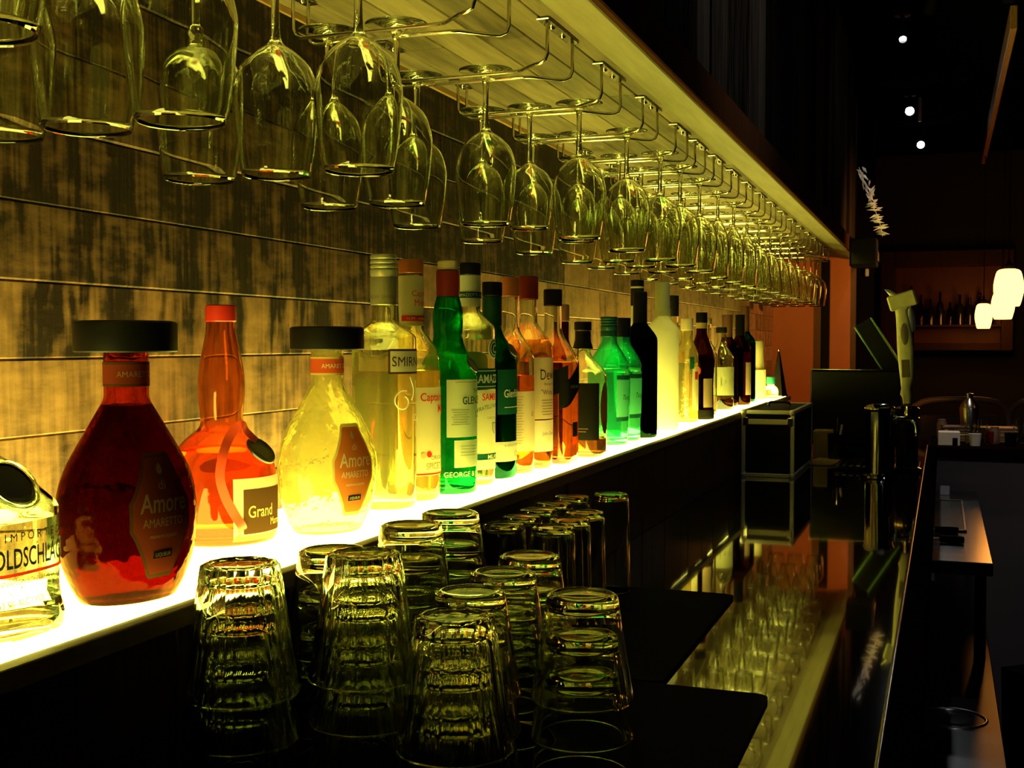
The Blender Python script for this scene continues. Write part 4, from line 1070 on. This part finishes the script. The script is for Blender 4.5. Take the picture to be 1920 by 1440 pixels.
m = MB(); m.lathe([(0, .001), (.028, .001), (.038, .12), (.036, .125), (0, .125)], 24); m.build('tin', STEEL, sk)
m = MB(); m.lathe([(.036, .1255), (.032, .135), (.018, .155), (.014, .16), (.014, .178), (0, .182)], 24); m.build('lid', STEEL, sk)
# chairs beyond the cross bar: only the backs' top rails catch the lamp light
def chair(x, y, rz, label):
    c = thing('bar_chair', label, 'chair', (x, y, -1.45), 'chairs beyond the cross bar', rz)
    m = MB(); m.box(-.21, .21, -.20, .20, .72, .76, .012); m.build('seat', LEATH, c)
    m = MB(); m.tube(smoothp([(-.20, -.19, .76), (-.215, -.20, 1.0), (-.19, -.205, 1.17), (0, -.215, 1.20), (.19, -.205, 1.17), (.215, -.20, 1.0), (.20, -.19, .76)], 5), .014, 10); m.build('back_frame', STONE, c)
    m = MB(); m.box(-.17, .17, -.212, -.198, .92, 1.13, .006); m.build('back_pad', LEATH, c)
    for sx in (-1, 1):
        for sy in (-1, 1):
            m = MB(); m.tube([(sx*.18, sy*.17, .72), (sx*.21, sy*.20, .0)], .014, 8); m.build('leg', STONE, c)
chair(.02, 5.75, .25, 'brown padded bar chair beyond the cross bar near the red wall')
chair(.55, 5.85, -.3, 'brown padded bar chair beyond the cross bar under the pendant lamps')

# ------------------------------------------------------------------ steel work table beside the counter
wt = thing('steel_work_table', 'steel work table with lower deck beside the black counter', 'work table', (.02, 3.4, -1.45))
m = MB(); m.box(-.16, .120, 3.03, 4.50, -.562, -.530, .002); m.build('table_top', STEEL, wt, world=True, smooth=0)
m = MB(); m.box(-.16, .122, 1.9, 4.50, -.806, -.790, .002); m.build('lower_deck', DSTEEL, wt, world=True, smooth=0)
m = MB(); Mr = Matrix.Translation((.028, 2.62, -.790))
m.lathe([(.062, -.001), (.064, .0022), (.067, .0030), (.070, .0022), (.072, -.001)], 48, M=Mr)
m.lathe([(0, .0012), (.030, .0008), (.045, -.0004)], 48, M=Mr); m.build('embossed_ring', STEEL, wt, world=True)
m = MB(); m.box(-.10, .066, 3.52, 4.16, -.5297, -.5262, .0015)
m.build('inset_pan', mat_pbr('smoked_steel', (.10, .09, .07), .25, metal=.8), wt, world=True, smooth=0)
m = MB()
for a in ((-.104, -.098, 3.5, 4.18), (.062, .069, 3.5, 4.18), (-.104, .069, 3.5, 3.512), (-.104, .069, 4.168, 4.18)): m.box(a[0], a[1], a[2], a[3], -.5297, -.5235, .001)
m.build('pan_rim', mat_pbr('warm_steel', (.5, .38, .22), .3, metal=1.), wt, world=True, smooth=0)
for x in (-.13, .095):
    for y in (1.98, 3.12, 4.4):
        zt = -.562 if y > 3 else -.806
        m = MB(); m.lathe([(0, -1.449), (.016, -1.449), (.014, -1.43), (.014, zt), (0, zt)], 16, loc=(x, y, 0)); m.build('leg', STEEL, wt, world=True)
def scoop(x0, x1, y, z, label):
    s_ = thing('bar_scoop', label, 'scoop', (x1, y, z))
    m = MB(); m.tube([(x1-.062, y, z+.010), (x1-.02, y, z+.010), (x1-.002, y, z+.010), (x1, y, z+.010)], [.0095, .0105, .0095, .004], 14); m.build('handle', BLACKT, s_, world=True)
    m = MB(); m.tube([(x0, y, z+.008), (x1-.062, y, z+.010)], [.016, .005], 12); m.build('shaft', STEEL, s_, world=True)
scoop(-.10, .048, 3.46, -.5298, 'black handled scoop lying farther back on the steel table')
scoop(-.10, .060, 3.30, -.5298, 'thick black handled scoop lying nearer on the steel table')
m = MB(); m.box(-.016, .016, -.016, .016, 0, .030, .002)
tag(m.build('salt_box', PAPERW, smooth=0, loc=(.012, 4.36, -.5298)), 'small white block at back of the steel table', 'box')
m = MB(); Mb = Matrix.Translation((.30, 2.95, 0)) @ Matrix.Rotation(radians(40), 4, 'Z')
m.prism([(-.10, -1.449), (.10, -1.449), (.12, -.76), (-.12, -.76)], -.11, .11)
m.v = [tuple(Mb @ Vector(p)) for p in m.v]
o = m.build('waste_bin', MATM, smooth=0, loc=(.30, 2.95, -1.449), world=True); tag(o, 'black waste bin standing beside the steel work table', 'bin')

# ------------------------------------------------------------------ far wall niche with bottles
ni = thing('wall_niche', 'framed red-brown wall niche of bottles at the back of the room', 'niche', (.015, 8.29, -.05))
m = MB(); m.box(-.30, .35, 8.27, 8.295, .0, .50); m.build('back_panel', NICHE, ni, world=True, smooth=0)
m = MB()
for a in ((-.39, -.30, -.05, .60), (.35, .42, -.05, .60), (-.30, .35, -.05, .0), (-.30, .35, .50, .60)): m.box(a[0], a[1], 8.12, 8.295, a[2], a[3], .004)
m.build('frame', NICHFR, ni, world=True, smooth=0)
m = MB(); m.box(-.30, .35, 8.13, 8.269, .105, .118); m.build('shelf_board', NICHFR, ni, world=True, smooth=0)
rn = random.Random(4); hk = [.26, .20, .17, .22, .15, .20, .18, .21, .16]
where = ['first', 'second', 'third', 'fourth', 'fifth', 'sixth', 'seventh', 'eighth', 'ninth']
for k in range(9):
    H = hk[k]; R = rn.uniform(.022, .030)
    m = MB(); m.lathe([(0, 0), (R, 0), (R, H*.55), (R*.8, H*.63), (R*.38, H*.72), (R*.36, H*.98), (0, H)], 18)
    tag(m.build('niche_bottle', BROWNGL if k % 3 == 1 else BLACKG, loc=(-.20+k*.060, 8.19, .1182)), f'dark bottle on the far niche shelf, {where[k]} from the left', 'bottle', 'bottles in the far wall niche')

# ------------------------------------------------------------------ pendant lamps, ceiling spots, beam, speaker, garland
def pendant(x, y, z, r, h, label):
    p = thing('pendant_lamp', label, 'lamp', (x, y, z), 'amber pendant lamps')
    m = MB(); m.lathe(smoothp([(r*.45, h), (r*.80, h*.93), (r, h*.62), (r*1.0, h*.38), (r*.82, h*.08), (r*.72, 0)], 4)+[(r*.68, .002)]+list(reversed(smoothp([(r*.41, h-.002), (r*.76, h*.92), (r*.95, h*.62), (r*.95, h*.38), (r*.78, h*.08), (r*.68, .002)], 4))), 32); m.build('shade', LAMP, p)
    m = MB(); m.lathe([(r*.45, h+.0005), (r*.42, h+.02), (r*.15, h+.03), (.006, h+.05), (0, h+.05)], 20); m.build('cap', BLACKG, p)
    m = MB(); m.tube([(0, 0, h+.05), (0, 0, 1.249-z)], .003, 6); m.build('cord', BLACKG, p)
pendant(.316, 6.6, .190, .072, .192, 'large glowing amber pendant lamp nearest at right')
pendant(.318, 7.25, .135, .062, .155, 'middle glowing amber pendant lamp behind the nearest one')
pendant(.236, 7.9, .090, .050, .155, 'smallest glowing amber pendant lamp low and farthest back')

def spot(x, y, r, target, col, watts, size, label, blend=.4, face=True, drop=.079):
    s_ = thing('ceiling_spotlight', label, 'lamp', (x, y, 1.249), 'ceiling spotlights')
    d = (Vector(target)-Vector((x, y, 1.249-drop))).normalized(); q = d.to_track_quat('Z', 'Y').to_matrix().to_4x4()
    m = MB(); m.lathe([(0, 0), (.03, 0), (.03, -.012), (.008, -.014), (.008, .034-drop), (0, .033-drop)], 20); m.build('ceiling_mount', BLACKT, s_)
    M = Matrix.Translation((0, 0, -drop)) @ q
    m = MB(); m.lathe([(0, -.045), (r*.9, -.045), (r, -.03), (r*1.1, .045), (r, .045), (r*.92, .030), (0, .030)], 24, M=M); m.build('housing', BLACKT, s_)
    m = MB(); m.lathe([(0, .0345), (r*.6, .034), (r*.9, .0310), (r*.9, .0305), (0, .0305)], 24, M=M); m.build('lens', SPOTW if face else LAMP, s_)
    L = bpy.data.lights.new('spot_beam', 'SPOT'); L.energy = watts; L.color = col; L.spot_size = radians(size); L.spot_blend = blend; L.shadow_soft_size = r
    o = bpy.data.objects.new('spot_beam', L); COL.objects.link(o); o.parent = s_
    o.matrix_local = Matrix.Translation((0, 0, -drop)) @ (d.to_track_quat('-Z', 'Y').to_matrix().to_4x4()) @ Matrix.Translation((0, 0, -.05))
spot(-.17, 6.25, .022, (-.1, 3.0, -.2), (.95, 1, .95), 5., 40, 'white ceiling spotlight shining brightest in the dark upper right')
spot(-.137, 7.35, .022, (0, 3.5, 0), (.95, 1, .95), 3., 35, 'white ceiling spotlight low in the dark beyond the brightest one')
spot(-.158, 4.72, .014, (.04, 2.6, -.79), (1, .97, .9), 3., 9, 'tiny white ceiling spotlight high above the canopy end')
spot(.78, 4.70, .03, (-.62, 5.40, .14), (1., .42, .08), 60., 64, 'amber drop lamp over the cross bar aimed at the red end wall', .9, False, 1.02)
spot(.25, 2.2, .025, (.05, 2.62, -.79), (.95, 1., 1.), 10., 11, 'white ceiling spotlight above the lower steel deck', .8, True)
spot(.20, 4.25, .022, (.09, 4.78, -.33), (1., .74, .52), 30., 30, 'added warm white fill spotlight for the cluttered cross bar', .8, False)  # fill lamp added to brighten the clutter
spot(.60, 2.1, .025, (-.385, 2.25, .80), (1., .97, .92), 13., 60, 'added white fill spotlight washing the upper canopy planks', .9, True)  # out-of-view lamp put in to lift the dark upper planks
spot(1.1, 1.6, .03, (.75, 4.54, -.75), (1., .93, .95), 22., 36, 'added white fill spotlight out of view lighting the cross bar front', .8, True)  # unseen lamp added in place of general ambient light
spot(-.05, 4.3, .020, (-.27, 5.0, .6), (1., .95, .8), 5., 20, 'added white fill spotlight aimed at the pale garland', .6, True)  # extra lamp added so the garland shows bright

m = MB(); Pm = Matrix.Translation((.232, 0, 1.19)); m.box(-.013, .013, 4.75, 8.25, -.03, .058, .003, M=Pm)
tag(m.build('ceiling_beam', BEAMW, smooth=0), 'thin warm brown beam running along the dark ceiling', 'beam')
dp = thing('drop_pipe', 'short pale pipe stub hanging between the two ceiling spotlights', 'pipe', (-.125, 6.36, 1.16))
m = MB(); m.lathe([(0, -.035), (.008, -.034), (.008, .088), (0, .089)], 14); m.build('tube', PALE, dp)

sp = thing('wall_speaker', 'small black speaker fixed to the canopy end', 'speaker', (-.305, 5.02, .31))
m = MB(); m.box(-.056, .050, -.06, .06, 0, .115, .004); m.build('cabinet', BLACKT, sp, smooth=0)
m = MB(); m.box(-.050, .044, -.063, -.0605, .008, .107, .002); m.build('grille', BLACKG, sp, smooth=0)
m = MB(); m.box(.052, .056, -.055, .055, .02, .06, .001); m.build('side_badge', STEEL, sp, smooth=0)
m = MB(); gr = random.Random(9)
for k in range(46):
    t = gr.random(); z = .70-.26*t; x = -.318+.085*t+gr.uniform(-.012, .014); y = 5.0+gr.uniform(-.05, .05)
    if .55 < t < .7 and gr.random() < .6: continue
    a = gr.uniform(-.9, .9) if t < .5 else gr.uniform(1.1, 1.8); ln = gr.uniform(.014, .034)
    d = Vector((sin(a), gr.uniform(-.5, .5), cos(a))).normalized()*ln; w = Vector((cos(a), .3, -sin(a))).normalized()*gr.uniform(.0032, .0070)
    c_ = Vector((x, y, z)); mid = Vector((0, -.004, .002)); nn = d.cross(w).normalized()*.0006
    vs = [c_-d, c_+mid-w, c_+mid+w, c_+d]; vs += [v+nn for v in vs]
    m.add(vs, [(0, 1, 2), (1, 3, 2), (4, 6, 5), (5, 6, 7), (0, 2, 6, 4), (2, 3, 7, 6), (3, 1, 5, 7), (1, 0, 4, 5)])
m.tube(smoothp([(-.33, 5.0, .715), (-.30, 5.0, .63), (-.275, 5.01, .56), (-.25, 5.0, .50), (-.235, 5.0, .432)], 5), .0016, 6)
tag(m.build('leaf_garland', PALE, smooth=0, loc=(-.28, 5.0, .43), world=True), 'pale leafy garland hanging on the canopy end above the speaker', 'garland')
wc = MB(); wc.box(-.334, -.318, 5.535, 5.5498, .30, .335, .003)
tag(wc.build('wall_switch', CAPGRY, smooth=0, loc=(-.326, 5.5498, .30), world=True), 'small pale switch on the edge of the red wall', 'switch')

# ------------------------------------------------------------------ world, camera, lift to the floor
w = bpy.data.worlds.new('world'); SC.world = w; w.use_nodes = True
bg = w.node_tree.nodes.get('Background') or w.node_tree.nodes.new('ShaderNodeBackground')
bg.inputs[0].default_value = (.5, .55, .7, 1); bg.inputs[1].default_value = .004

F, VX, VY = 2200., 1768., 643.
c = Vector(((VX-960)/F, (720-VY)/F, 1.)).normalized()
psi = math.asin(c.x); th = atan2(c.y, c.z)
r_ = Vector((cos(psi), sin(psi), 0)); f_ = Vector((-sin(psi)*cos(th), cos(psi)*cos(th), -sin(th))); u_ = r_.cross(f_)
cam = bpy.data.cameras.new('camera'); cam.sensor_width = 36.; cam.lens = F/1920*36.; cam.clip_start = .02
co = bpy.data.objects.new('camera', cam); COL.objects.link(co)
co.matrix_world = Matrix(((r_.x, u_.x, -f_.x, 0), (r_.y, u_.y, -f_.y, 0), (r_.z, u_.z, -f_.z, 0), (0, 0, 0, 1)))
SC.camera = co
for o in SC.objects:
    if o.parent is None: o.location.z += EZ

SC.view_settings.view_transform = 'Standard'; SC.view_settings.look = 'None'; SC.view_settings.gamma = 1.; SC.view_settings.exposure = 0.
SC.view_settings.use_curve_mapping = False
cy_ = SC.cycles
cy_.max_bounces = 28; cy_.transmission_bounces = 28; cy_.glossy_bounces = 10; cy_.diffuse_bounces = 4; cy_.transparent_max_bounces = 8
cy_.sample_clamp_indirect = 12.; cy_.blur_glossy = .3
cy_.use_denoising = True; cy_.use_adaptive_sampling = True; cy_.adaptive_threshold = .02
